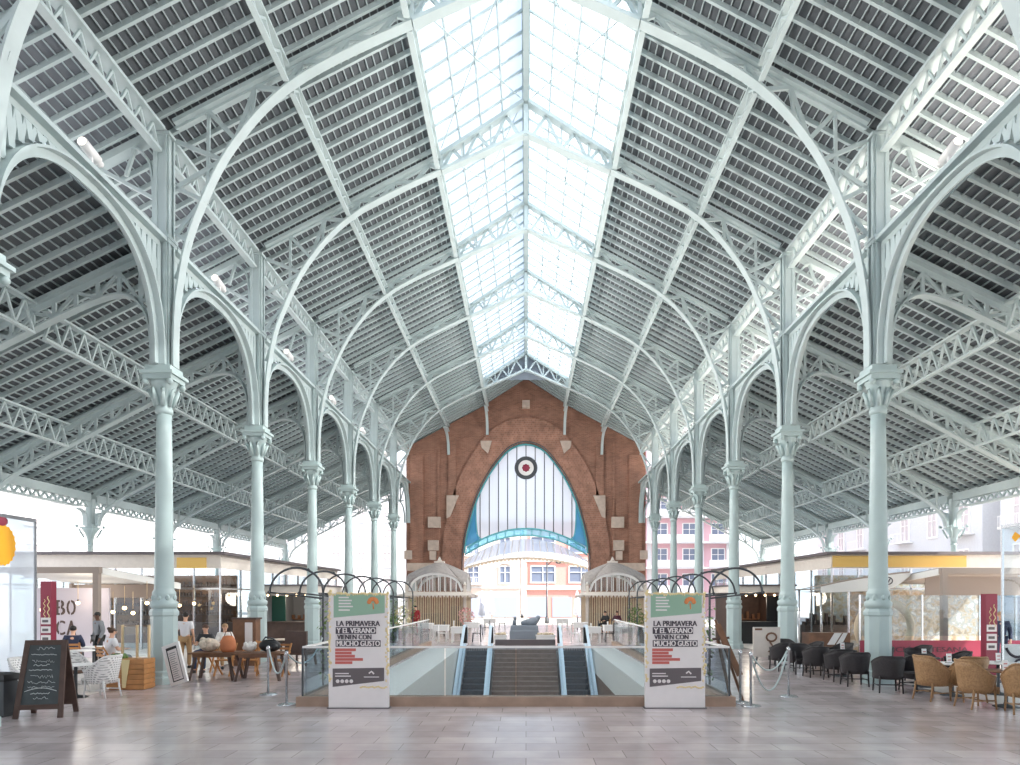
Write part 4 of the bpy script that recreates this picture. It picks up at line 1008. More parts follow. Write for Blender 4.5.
# ================================================================== people
def skin_mesh(name, verts, edges, radii, root=0, sub=2):
    me = bpy.data.meshes.new(name); me.from_pydata([tuple(v) for v in verts], edges, []); o = bpy.data.objects.new(name, me); COL.objects.link(o)
    sk_ = o.modifiers.new('skin', 'SKIN'); sk_.use_smooth_shade = True
    for i, r in enumerate(radii):
        v = me.skin_vertices[0].data[i]; v.radius = r if isinstance(r, tuple) else (r, r); v.use_root = (i == root)
    if sub: s_ = o.modifiers.new('sub', 'SUBSURF'); s_.levels = sub; s_.render_levels = sub
    dg = bpy.context.evaluated_depsgraph_get(); dg.update(); out = bpy.data.meshes.new_from_object(o.evaluated_get(dg)); out.name = name
    bpy.data.objects.remove(o); bpy.data.meshes.remove(me); return out
def person(label, x, y, rz, pose='stand', top='wshirt', low='jean', skin='skin', hair='hairg', z=0.0, sc=1.0, long_sleeve=False, bun=False, lean=0.0, longhair=False):
    t = thing('person', label, 'person', (x, y, z), None, rz); t.scale = (sc, sc, sc)
    sit = pose == 'sit'; P = .585 if sit else .94; up = P - .94; ln = lean
    J = {'pel': (0,0,P), 'wai': (0,-.01+ln*.3,P+.17), 'che': (0,ln*.7,P+.36), 'nek': (0,ln+.01,P+.53), 'hb': (0,ln+.035,P+.61), 'hm': (0,ln+.045,P+.69), 'ht': (0,ln+.03,P+.775)}
    for s, n in ((-1,'L'), (1,'R')):
        J['sh'+n] = (s*.175, ln, P+.47)
        if sit:
            J['el'+n] = (s*.25, ln+.06, P+.21); J['wr'+n] = (s*.17, ln+.29, P+.22); J['pa'+n] = (s*.145, ln+.37, P+.225)
            J['hi'+n] = (s*.10, .05, P-.01); J['kn'+n] = (s*.13, .44, P); J['an'+n] = (s*.13, .46, .09); J['to'+n] = (s*.14, .62, .035)
        else:
            J['el'+n] = (s*.245, ln-.04, P+.19); J['wr'+n] = (s*.235, ln+.07, P-.04); J['pa'+n] = (s*.225, ln+.10, P-.12)
            J['hi'+n] = (s*.095, 0, P-.03); J['kn'+n] = (s*.11, .025+s*.03, P-.44); J['an'+n] = (s*.115, -.02+s*.02, .09); J['to'+n] = (s*.13, .13+s*.02, .035)
    R = {'pel': (.135,.10), 'wai': (.12,.085), 'che': (.15,.10), 'nek': .05, 'hb': .062, 'hm': (.078,.092), 'ht': .06}
    for n in 'LR': R.update({'sh'+n: .062, 'el'+n: .04, 'wr'+n: .028, 'pa'+n: (.036,.018), 'hi'+n: .085, 'kn'+n: .056, 'an'+n: .036, 'to'+n: (.04,.03)})
    E = [('pel','wai'),('wai','che'),('che','nek'),('nek','hb'),('hb','hm'),('hm','ht')]
    for n in 'LR': E += [('che','sh'+n),('sh'+n,'el'+n),('el'+n,'wr'+n),('wr'+n,'pa'+n),('pel','hi'+n),('hi'+n,'kn'+n),('kn'+n,'an'+n),('an'+n,'to'+n)]
    names = list(J); vs = [J[k] for k in names]; rs = [R[k] for k in names]; ed = [(names.index(a), names.index(c)) for a, c in E]
    # five fingers on each palm and a nose
    for s, n in ((-1,'L'), (1,'R')):
        p = V(J['pa'+n]); d = (p - V(J['wr'+n])).normalized(); side = V((s,0,0)) - d*d.dot(V((s,0,0))); side.normalize(); nrm = d.cross(side)
        for k, (o_, l_) in enumerate(((-.027,.06),(-.009,.075),(.009,.07),(.027,.052))):
            a = p + d*.02 + side*o_; i0 = len(vs); vs += [a, a + d*l_*.55, a + d*l_ - V((0,0,.012)) + (V((0,-.01,0)) if not sit else V((0,0,-.006)))]; rs += [.0095,.009,.007]; ed += [(names.index('pa'+n), i0), (i0, i0+1), (i0+1, i0+2)]
        a = p - d*.03 - side*.03; i0 = len(vs); vs += [a - side*.012 + d*.02, a - side*.02 + d*.055]; rs += [.011,.008]; ed += [(names.index('pa'+n), i0), (i0, i0+1)]
    body = skin_mesh('body', vs, ed, rs, 0, 2)
    hm = V(J['hm']); bm = bmesh.new(); bm.from_mesh(body)
    for c, r in (((hm.x, hm.y+.095, hm.z-.01), (.013,.02,.02)), ((hm.x-.078, hm.y, hm.z-.005), (.012,.02,.03)), ((hm.x+.078, hm.y, hm.z-.005), (.012,.02,.03)), ((hm.x, hm.y+.082, hm.z-.05), (.024,.008,.008))):
        m_ = bmesh.ops.create_icosphere(bm, subdivisions=2, radius=1.0); bmesh.ops.scale(bm, vec=r, verts=m_['verts']); bmesh.ops.translate(bm, vec=c, verts=m_['verts'])
    bm.to_mesh(body); bm.free()
    for p_ in body.polygons: p_.use_smooth = True
    link('body', body, M[skin], t)
    eb = MB()
    for s in (-1, 1): eb.ball((hm.x+s*.032, hm.y+.080, hm.z+.008), (.012,.008,.008), 8)
    part('eyes', eb, M['hairb'], t)
    # clothing
    def sub(keys, E2, grow, name, m, extra=None):
        v2 = [J[k] for k in keys]; r2 = []
        for k in keys:
            r = R[k]; g = grow.get(k, grow['_']) if isinstance(grow, dict) else grow; r2.append((r[0]+g, r[1]+g) if isinstance(r, tuple) else r+g)
        e2 = [(keys.index(a), keys.index(c)) for a, c in E2]; me = skin_mesh(name, v2, e2, r2, 0, 2); link(name, me, m, t)
    k = ['pel','wai','che']; e2 = [('pel','wai'),('wai','che')]
    J['nb'] = (0, ln+.005, P+.485); R['nb'] = (.10,.07); k.append('nb'); e2.append(('che','nb'))
    for n in 'LR':
        J['ms'+n] = tuple(V(J['sh'+n]).lerp(V(J['el'+n]), .75)); R['ms'+n] = .046
        k += ['sh'+n, 'ms'+n]; e2 += [('che','sh'+n), ('sh'+n,'ms'+n)]
        if long_sleeve: k += ['el'+n, 'wr'+n]; e2 += [('ms'+n,'el'+n), ('el'+n,'wr'+n)]
    sub(k, e2, .022, 'shirt', M[top])
    k = ['pel']; e2 = []
    for n in 'LR': k += ['hi'+n,'kn'+n,'an'+n]; e2 += [('pel','hi'+n),('hi'+n,'kn'+n),('kn'+n,'an'+n)]
    sub(k, e2, .018, 'trousers', M[low])
    for n in 'LR':
        b = MB(); a, c = V(J['an'+n]), V(J['to'+n]); b.tube([a+V((0,-.03,-.05)), a.lerp(c,.5)+V((0,0,-.015)), c+V((0,.03,.0))], [.045,.05,.034], 10); part('shoe', b, M['black'], t)
    b = MB(); b.ball((hm.x, hm.y-.022, hm.z+.035), (.092,.095,.085), 14)
    if bun: b.ball((hm.x, hm.y-.10, hm.z+.09), .045, 10)
    if longhair: b.ball((hm.x, hm.y-.06, hm.z-.07), (.085,.06,.14), 12)
    part('hair', b, M[hair], t); return t
person('person standing with back turned in a white shirt and khaki trousers', -10.65, 21.0, .1, 'stand', 'wshirt', 'khaki', 'skin', 'hairb')
person('person in grey standing under the awning beside the post', -13.75, 21.6, 2.6, 'stand', 'grey', 'black', 'skind', 'hairb', long_sleeve=True)
person('person in dark clothes with black hair seated beside the awning post', -13.15, 19.5, .4, 'sit', 'navy', 'black', 'skin', 'hairb', long_sleeve=True)
person('person with a hair bun seated in white beside the glass wind screen', -11.24, 18.2, -.6, 'sit', 'wshirt', 'grey', 'skin', 'hairg', bun=True, z=.0)
person('person in jeans seated behind the leaning menu board with legs stretched', -9.5, 19.95, -3.1, 'sit', 'black', 'jean', 'skin', 'hairg', z=.02)
person('person with grey hair seated at the wooden table in pale clothes', -9.5, 21.2, -2.6, 'sit', 'terrazzo', 'khaki', 'skin', 'hairl', long_sleeve=True)
person('fair haired person standing in a long navy coat behind the maroon totem', 14.55, 20.6, 2.7, 'stand', 'navy', 'navy', 'skin', 'hairl', long_sleeve=True, sc=1.02)
person('person in red standing before the far kiosk on the chalkboard side', -6.6, 40.2, 2.8, 'stand', 'redcl', 'redcl', 'skin', 'hairb', long_sleeve=True)
person('person in black seated at the far white tables before the slatted fence', 4.9, 41.5, 2.4, 'sit', 'black', 'black', 'skin', 'hairb', long_sleeve=True)
person('person in dark purple seated beside another at the far white tables', 5.65, 41.7, 2.9, 'sit', 'maroond', 'black', 'skin', 'hairg', long_sleeve=True)
# sitting chairs under the guests
wc = [o for o in bpy.data.objects if o.name.startswith('wooden_chair') and o.parent is None][0]
for x, y, r, lab in ((-11.24,18.2,-.6,'folding wooden chair under the seated person with a hair bun'),(-13.15,19.5,.4,'folding wooden chair under the seated person with black hair'),(-9.5,21.2,-2.6,'folding wooden chair under the grey haired seated person'),(4.9,41.5,2.4,'folding chair under the person in black at the far tables'),(5.65,41.7,2.9,'folding chair under the person in dark purple at the far tables')):
    dup(wc, (x, y, 0), r, lab)
# ================================================================== cafe awnings and pavilions
def pavilion(s):
    t = thing('glass_pavilion', 'long flat-roofed glass cafe pavilion with ' + ('pale fascia behind the lilac panel' if s < 0 else 'yellow fascia behind the maroon screen'), 'pavilion', (0,0,0), 'glass cafe pavilions')
    xi, xo = 12.9, 21.8; yf, yb = 28.4, 46
    B = lambda b, xa, xb, *r: b.box(min(s*xa, s*xb), max(s*xa, s*xb), *r)
    b = MB(); B(b, xi-.25, xi+.2, yf-.2, yb, 4.02, 4.14); B(b, xi+.2, xo, yf-.2, yf+.25, 4.02, 4.14); part('roof_edge', b, M['signd'], t)
    b = MB(); B(b, xi+.2, 18.1, yf+.25, yb, 4.05, 4.09); part('glass_roof', b, M['skyglass'], t)
    b = MB(); B(b, xi, xo, yf, yf+.12, 3.45, 4.02); B(b, xi, xi+.12, yf+.12, yb, 3.45, 4.02); part('fascia', b, M['offwhite'], t)
    b = MB()
    if s > 0: B(b, 12.95, 18.6, yf-.03, yf, 3.5, 3.98)
    else: B(b, 13.5, 14.75, yf-.03, yf, 3.45, 3.9)
    part('yellow_panel', b, M['yellow'], t)
    k = 8
    for i in range(k):
        xa = xi+.1+(xo-xi)*i/k; b = MB(); B(b, xa+.04, xa+(xo-xi)/k-.04, yf+.05, yf+.065, .05, 3.42); part('front_glass', b, M['glass'], t)
    for i in range(9):
        ya = yf+.2+(yb-yf-.3)*i/9; b = MB(); B(b, xi+.05, xi+.065, ya+.04, ya+(yb-yf)/9-.06, .05, 3.42); part('side_glass', b, M['glass'], t)
    b = MB()
    for i in range(k+1): xa = xi+.05+(xo-xi)*i/k; B(b, xa-.035, xa+.035, yf+.02, yf+.10, 0, 3.45)
    for i in range(1, 10): ya = yf+.2+(yb-yf-.3)*i/9; B(b, xi+.02, xi+.10, ya-.035, ya+.035, 0, 3.45)
    B(b, xi, xo, yf+.02, yf+.10, 2.55, 2.62); B(b, xi+.02, xi+.10, yf, yb, 2.55, 2.62); part('mullion', b, M['steelrod'], t)
    b = MB(); B(b, xi+1.3, 21.6, yf+4.5, yf+4.7, 0, 3.3); part('inner_wall', b, M['wood'] if s < 0 else M['mural'], t)
    b = MB()
    if s < 0:
        for z in (.9, 1.35, 1.8, 2.25, 2.7):
            B(b, 14.3, 21, yf+4.1, yf+4.5, z, z+.04)
            for i in range(44): B(b, 14.35+i*.14, 14.42+i*.14, yf+4.2, yf+4.3, z+.04, z+.12+.16*random.random())
        B(b, 13.4, 17.4, yf+2.6, yf+3.2, 0, 1.05)
    else:
        for i in range(24): x = 13.3+i*.18; B(b, x, x+.1, yf+3.8, yf+4.0, .9, 1.0+.5*random.random())
        B(b, 13.3, 17.6, yf+3.6, yf+4.2, 0, .9)
    part('bar_counter', b, M['woodd'], t); return t
for s in (-1, 1): pavilion(s)
def awning(s):
    t = thing('cafe_awning', 'flat ' + ('white canvas' if s < 0 else 'taupe') + ' cafe awning on metal posts ' + SIDE[s], 'awning', (0,0,0), 'cafe awnings')
    B = lambda b, xa, xb, *r: b.box(min(s*xa, s*xb), max(s*xa, s*xb), *r)
    y = 22.4 if s < 0 else 23.0; xp = 14.3
    for xx in (xp, 18.3):
        b = MB(); B(b, xx-.09, xx+.09, y-.09, y+.09, 0, 3.02); B(b, xx-.14, xx+.14, y-.14, y+.14, 0, .03); part('post', b, M['awning'], t)
    for xx in (xp, 18.3):
        b = MB(); B(b, xx-.06, xx+.06, y+4.6, y+4.72, 0, 2.78); part('post', b, M['awning'], t)
    b = MB(); B(b, xp-.12, 18.45, y-.1, y+.1, 3.02, 3.22); part('front_beam', b, M['awning'], t)
    b = MB(); z0, z1 = 3.2, 2.8; ys, ye = y+.1, y+5.2
    for i in range(8):
        ya = ys+(ye-ys)*i/8; yb_ = ys+(ye-ys)*(i+1)/8; za = z0+(z1-z0)*i/8; zb = z0+(z1-z0)*(i+1)/8; sg = .06
        b.add([(s*(xp-.1),ya,za),(s*18.4,ya,za),(s*18.4,yb_,zb),(s*(xp-.1),yb_,zb),(s*(xp-.1),(ya+yb_)/2,(za+zb)/2-sg),(s*18.4,(ya+yb_)/2,(za+zb)/2-sg)], [(0,1,5,4),(4,5,2,3)])
        b.add([(s*(xp-.1),ya,za+.02),(s*18.4,ya,za+.02),(s*18.4,yb_,zb+.02),(s*(xp-.1),yb_,zb+.02)], [(0,1,2,3)])
    part('fabric_roof', b, M['canvas'] if s < 0 else M['awning'], t)
    b = MB(); b.prism([(s*(xp-.12),ys,3.2),(s*(xp-.12),ye,2.8),(s*(xp-.12),ye,2.55),(s*(xp-.12),ys,2.98)], (s*.03,0,0)); part('side_valance', b, M['canvas'], t)
    if s > 0:
        b = MB(); B(b, xp+.2, 18.2, y+1.4, y+1.44, 2.28, 2.98); part('hanging_cloth', b, M['awning'], t)
    else:
        b = MB(); B(b, xp+.1, 18.3, y+4.75, y+4.8, 2.2, 2.74); part('hanging_cloth', b, M['awning'], t)
for s in (-1, 1): awning(s)
# sagging canopy with a ringed letter on the maroon sign side
t = thing('sagging_canopy', 'sagging white-edged canopy with a ringed letter V before the yellow fascia', 'canopy', (0,0,0)); y = 24.6
b = MB(); top = [(10.8,2.62),(11.8,2.83),(12.8,2.98),(13.6,3.08),(14.05,3.12)]; bot = [(10.8,2.38),(11.8,2.42),(12.8,2.46),(13.5,2.6),(14.05,3.0)]
P1, P2 = spline([(x,y,z) for x, z in top], 5), spline([(x,y,z) for x, z in bot], 5); n = len(P1)
for yy in (y, y+.02): b.add([(p.x,yy,p.z) for p in P1]+[(p.x,yy,p.z) for p in P2], [(i,i+1,n+i+1,n+i) for i in range(n-1)])
part('valance', b, M['canvas'], t)
b = MB(); b.add([(p.x,y+.01,p.z) for p in P1]+[(p.x,y+2.2,p.z-.1) for p in P1], [(i,i+1,n+i+1,n+i) for i in range(n-1)]); b.tube([(p.x,y,p.z+.02) for p in P1], .03, 6); part('canopy_frame', b, M['awning'], t)
b = MB(); b.add([(p.x,y+.03,p.z) for p in P2]+[(p.x,y+2.2,p.z+.05) for p in P2], [(i,i+1,n+i+1,n+i) for i in range(n-1)]); part('lining', b, M['awning'], t)
b = MB(); b.tube([(13.25+.16*cos(2*pi*k/20), y-.015, 2.82+.13*sin(2*pi*k/20)) for k in range(20)], .018, 6, closed=True); part('ring_mark', b, M['signt'], t)
text_part('letter_mark', 'V', t, M['signt'], 13.17, y-.005, 2.75, .16, .15, .02)
b = MB(); b.tube([(10.85,y+.1,0),(10.85,y+.1,2.5)], .04, 8); b.tube([(10.85,y+2.1,0),(10.85,y+2.1,2.5)], .04, 8); part('post', b, M['steelrod'], t)
# maroon lettered screen
t = thing('maroon_screen', 'low maroon glass screen lettered TRADICIO ARTESANA behind the black chairs', 'screen', (0,0,0)); b = MB(); b.box(10.95,17.2,22.0,22.03,.06,.80); part('maroon_panel', b, M['maroon'], t)
text_part('lettering', 'TRADICI\u00d3 ARTESANA', t, M['maroond'], 11.1, 21.99, .42, 3.36, .21, .015)
b = MB()
for x in (10.95,13.0,15.1,17.2): b.box(x-.025,x+.025,22.03,22.08,0,2.3)
part('screen_post', b, M['steelrod'], t); b = MB(); b.box(10.97,17.18,22.04,22.055,.95,2.28); part('glass_upper', b, M['glass'], t)
t = thing('mural_panel', 'pale orchard mural panel behind the maroon screen under the awning', 'mural', (0,0,0)); b = MB(); b.box(13.0,18.2,27.0,27.08,.0,2.5); part('painted_face', b, M['mural'], t); b = MB(); b.box(12.95,13.0,26.98,27.1,0,2.55); b.box(18.2,18.25,26.98,27.1,0,2.55); part('edge_strip', b, M['steelrod'], t)
t = thing('round_ring', 'big beige ring standing behind the front column and black chairs', 'ring', (12.75, 23.9, 0)); b = MB(); b.tube([(.95*cos(2*pi*k/32), 0, 1.1+.95*sin(2*pi*k/32)) for k in range(32)], .14, 8, closed=True); part('ring_body', b, M['beige'], t); b = MB(); b.box(-.5,.5,-.2,.2,0,.12); part('foot', b, M['wood'], t)
t = thing('crate_counter', 'olive brown crate counter with white sheets behind the front column', 'counter', (10.35, 23.2, 0)); b = MB(); b.box(-.7,.7,-.3,.3,0,1.0); part('body', b, M['wood'], t)
b = MB(); b.prism([(-.1,-.32,.6),(.15,-.32,.6),(.4,-.32,1.0),(.15,-.32,1.0)], (0,-.01,0)); b.prism([(.2,-.32,.6),(.4,-.32,.6),(.6,-.32,1.0),(.45,-.32,1.0)], (0,-.01,0)); part('white_sheets', b, M['white'], t)
# totems, lilac panel
def red_totem(name, lab, x, y, z1, tx):
    t = thing('maroon_totem', lab, 'totem', (x, y, 0), 'maroon totem posts'); b = MB(); b.box(-.15,.15,-.1,.1,.03,z1); part('post_body', b, M['maroon'], t)
    b = MB(); b.box(-.3,.3,-.25,.25,0,.03); part('foot_plate', b, M['dark'], t)
    b = MB()
    for k in range(3): b.box(-.13,.13,-.108,-.1,z1*.45+.24*k-.2,z1*.45+.24*k-.02)
    part('white_square', b, M['signw'], t); b = MB()
    for k in range(3): b.box(-.09,.07,-.115,-.108,z1*.45+.24*k-.15,z1*.45+.24*k-.08)
    part('square_print', b, M['signd'], t); b = MB()
    R_ = random.Random(9); b.tube([(.07+.025*sin(k*1.1), -.104, z1*.62+k*.035) for k in range(18)], .012, 5); b.tube([(-.04+.025*sin(k*1.3), -.104, z1*.62+k*.03) for k in range(18)], .008, 5); part('pale_script', b, M['signc'], t)
red_totem('a', 'maroon totem post with white squares behind the chalkboard', gx(48.5,18.5), 18.5, 2.65, 0); red_totem('b', 'maroon totem post with white squares behind the rattan chairs', gx(989,17.6), 17.6, 2.3, 0)
t = thing('lilac_panel', 'pale lilac standing panel lettered BO CA under the white awning', 'panel', (0,0,0)); y = 24.6
b = MB(); b.box(gx(34,y), gx(109,y), y, y+.08, 0.02, gz(588,y)); part('panel_face', b, M['lilac'], t)
for ch, xa, xb, ya, yb in (('B',56,64.5,615,600),('O',66.5,75,615,600),('C',56,64.5,635,620.5),('A',66.5,75.5,635,620.5)):
    text_part('lettering', ch, t, M['woodd'], gx(xa,y), y-.004, gz(ya,y), gx(xb,y)-gx(xa,y), gz(yb,y)-gz(ya,y), .03)
b = MB(); b.box(gx(60.2,y), gx(61,y), y-.016, y-.01, gz(615,y), gz(600,y)); b.box(gx(70.2,y), gx(71.2,y), y-.016, y-.01, gz(615,y), gz(600,y)); b.box(gx(59.5,y), gx(60.3,y), y-.016, y-.01, gz(635,y), gz(620,y)); part('stencil_gap', b, M['lilac'], t)
# hanging bulbs under the white awning
pb = None
for i, (px, py, Y, zt) in enumerate(((124.5,608,23.6,3.05),(133,613,24.2,3.0),(95,612,24.0,3.0),(78,603,24.2,3.0),(42,610,23.8,3.03),(113,612,25.0,2.95),(72,611,25.6,2.9),(147,603,23.9,3.0))):
    x, _, z = at(px, py, Y); lab = 'warm glass bulb pendant under the white awning, ' + ['on the long pale rod beside the post','just beyond the long rod one','close before the awning post','above the letter O','beside the maroon totem','small one behind the post','low before the lilac panel','deepest against the shelves'][i]
    if pb is None or i == 0:
        pb = thing('pendant_bulb', lab, 'pendant lamp', (x, Y, z), 'bulb pendants under the awning'); b = MB(); b.tube([(0,0,.07),(0,0,zt-z-.44)], .010, 6); part('hanging_rod', b, M['woodl'] if i == 0 else M['dark'], pb)
        b = MB(); b.ball((0,0,0), .07, 12); part('bulb', b, M['bulb'], pb); b = MB(); b.lathe([(.03,.06),(.035,.09),(.02,.13)], 10); part('socket', b, M['dark'], pb)
    else: dup(pb, (x, Y, z), 0, lab)
for i, (px, py) in enumerate(((179.5,605.5),(194,603.5))):
    x, _, z = at(px, py, 27.6); dup(pb, (x, 27.6, z), 0, ['warm glass bulb pendant beside the front column before the wooden wall', 'warm glass bulb pendant above the standing person in white'][i])
# tall frosted wind screens at both frame edges
def windscreen(s):
    t = thing('wind_screen', ('tall frosted glass wind screen with an orange flower' if s < 0 else 'tall clear glass wind screen with a golden leaf') + ' at the frame edge', 'wind screen', (0,0,0), 'tall glass wind screens'); x = s*12.05; ya, yb, zt = (12.3, 16.5, 4.1) if s < 0 else (12.6, 17.0, 4.0)
    for i in range(2):
        b = MB(); y0 = ya+(yb-ya)*i/2; b.box(x-.012, x+.012, y0+.02, y0+(yb-ya)/2-.02, .06, zt-.05); part('glass_panel', b, M['frost'] if s < 0 else M['glass'], t)
    b = MB(); b.box(x-.04, x+.04, ya, yb, zt-.05, zt+.03); b.box(x-.03, x+.03, ya, yb, 0, .06); b.box(x-.025, x+.025, yb-.03, yb+.02, 0, zt); part('screen_frame', b, M['steelrod'] if s > 0 else M['grey'], t)
    b = MB(); xx = x - s*.02
    if s < 0:
        Y = 15.45; z = gz(545, Y); P = []
        for k in range(40):
            a = 2*pi*k/40; r = .36*(1+.08*(k % 2)); P.append((xx, Y+r*cos(a), z+r*sin(a)*1.25))
        b.prism(P, (.012,0,0)); part('orange_flower', b, M['ygold'], t); b = MB(); b.ball((xx+.01, Y-.05, z+.55), (.01,.2,.12), 8); part('red_calyx', b, M['maroon'], t)
    else:
        Y = 16.75; z = gz(538, Y)
        for k in range(5): b.prism([(xx, Y-.1-.25*k, z+.0), (xx, Y-.22-.25*k, z+.13), (xx, Y-.4-.25*k, z+.02), (xx, Y-.22-.25*k, z-.11)], (.012,0,0))
        part('golden_leaf', b, M['ygold'], t)
for s in (-1, 1): windscreen(s)
t = thing('swirl_panel', 'low white panel with a black swirl at the frame edge behind the rattan chairs', 'panel', (0,0,0)); Y = 17.6
b = MB(); b.box(gx(1002,Y), gx(1042,Y), Y, Y+.05, .03, .98); part('panel_face', b, M['white'], t)
b = MB(); b.tube(spline([(gx(1006,Y),Y-.01,gz(648,Y)),(gx(1010,Y),Y-.01,gz(654,Y)),(gx(1017,Y),Y-.01,gz(657,Y)),(gx(1026,Y),Y-.01,gz(655,Y))], 5), .035, 6); b.tube(spline([(gx(1014,Y),Y-.01,gz(667,Y)),(gx(1016,Y),Y-.01,gz(661,Y)),(gx(1023,Y),Y-.01,gz(659,Y))], 5), .03, 6); part('black_swirl', b, M['signt'], t)
b = MB(); b.box(gx(1004,Y), gx(1006,Y), Y+.05, Y+.3, 0, .03); b.box(gx(1034,Y), gx(1036,Y), Y+.05, Y+.3, 0, .03); part('foot', b, M['dark'], t)
# poster stand on the maroon side, wooden menu pillar, brown high chair on the chalkboard side
t = thing('cream_menu_stand', 'cream poster board with a brown drawing standing before the farther column', 'menu board', (gx(766.5,21.3), 21.3, 0), None, .06)
b = MB(); b.box(-.44,.44,-.02,.02,.33,1.27); part('poster_board', b, M['offwhite'], t); b = MB(); b.tube([(.15+.16*cos(2*pi*k/16), -.03, .95+.13*sin(2*pi*k/16)) for k in range(16)], .03, 6, closed=True); b.tube([(.1,-.03,.8),(.22,-.03,.62),(.05,-.03,.5),(.3,-.03,.45)], .03, 6); b.box(-.38,-.15,-.028,-.02,1.17,1.23); part('drawing', b, M['wood'], t)
for sx in (-1, 1):
    b = MB(); b.beam((sx*.3,.0,.33),(sx*.34,.12,0),.04,.04); part('leg', b, M['dark'], t)
t = thing('menu_pillar', 'brown wooden menu pillar with a white sheet behind the backpack table', 'menu pillar', (gx(247,21.9), 21.9, 0)); b = MB(); b.box(-.38,.36,-.2,.2,0,1.5); part('body', b, M['wood'], t); b = MB(); b.box(.02,.26,-.215,-.2,.75,1.4); part('white_sheet', b, M['signw'], t); b = MB(); b.box(-.42,.40,-.24,.24,1.5,1.55); part('cap', b, M['woodd'], t)
t = thing('high_back_armchair', 'brown high-backed armchair near the first hoop post', 'armchair', (gx(301,22), 22.0, 0), None, -.3)
b = MB(); b.box(-.40,.40,-.30,-.20,.42,1.12); b.box(-.40,-.32,-.2,.32,.42,.66); b.box(.32,.40,-.2,.32,.42,.66); part('backrest', b, M['woodd'], t); b = MB(); b.box(-.32,.32,-.2,.34,.34,.46); part('seat', b, M['cushion'], t)
for sx in (-1, 1):
    for sy in (-1, 1): b = MB(); b.beam((sx*.34,sy*.24+.02,.36),(sx*.37,sy*.27+.02,0),.06,.06); part('leg', b, M['woodd'], t)
t = round_table('round table under a pale cloth beside the brown high-backed armchair', M['furry'], gx(277,23), 23.4, .48, .76)
# stall kiosks farther back along both aisles
def stall(s):
    xa, xb, ya, yb = 10.15, 12.5, 32.2, 36.0
    t = thing('market_stall', ('dark green and grey' if s < 0 else 'dark brown open') + ' market stall with white fascia between far columns ' + SIDE[s], 'stall', (0,0,0), 'market stalls')
    B = lambda b, x0, x1, *r: b.box(min(s*x0, s*x1), max(s*x0, s*x1), *r)
    b = MB(); B(b, xa-.3, xb+.2, ya-.5, yb, 2.45, 2.75); part('fascia', b, M['offwhite'], t)
    b = MB(); B(b, xa-.35, xb+.25, ya-.6, yb, 2.75, 2.83); part('roof', b, M['signd'], t)
    b = MB(); B(b, xa, xb, yb-.2, yb, 0, 2.45); B(b, xa, xa+.1, ya+1, yb-.2, 0, 2.45); B(b, xb-.1, xb, ya, yb-.2, 0, 2.45); part('back_wall', b, M['grey'] if s < 0 else M['woodd'], t)
    b = MB(); B(b, xb-.75, xb-.1, ya+.6, ya+.68, 0, 2.3); part('side_door', b, M['greendoor'] if s < 0 else M['black'], t)
    b = MB(); B(b, xa+.1, xb-.1, ya, ya+.5, 0, 1.0); B(b, xa, xb, ya-.06, ya+.56, 1.0, 1.06); part('counter', b, M['woodd'] if s < 0 else M['black'], t)
    b = MB()
    for i in range(7): B(b, xa+.3+i*.3, xa+.42+i*.3, yb-.5, yb-.35, 1.1, 1.25+.3*random.random())
    B(b, xa+.2, xb-.2, yb-.55, yb-.2, 1.05, 1.1); part('shelf_goods', b, M['wood'], t)
    b = MB()
    for i in range(5): b.ball((s*(xa+.3+i*.45), ya-.3, 2.32), .06, 8)
    part('spot_bulb', b, M['bulb'], t)
for s in (-1, 1): stall(s)
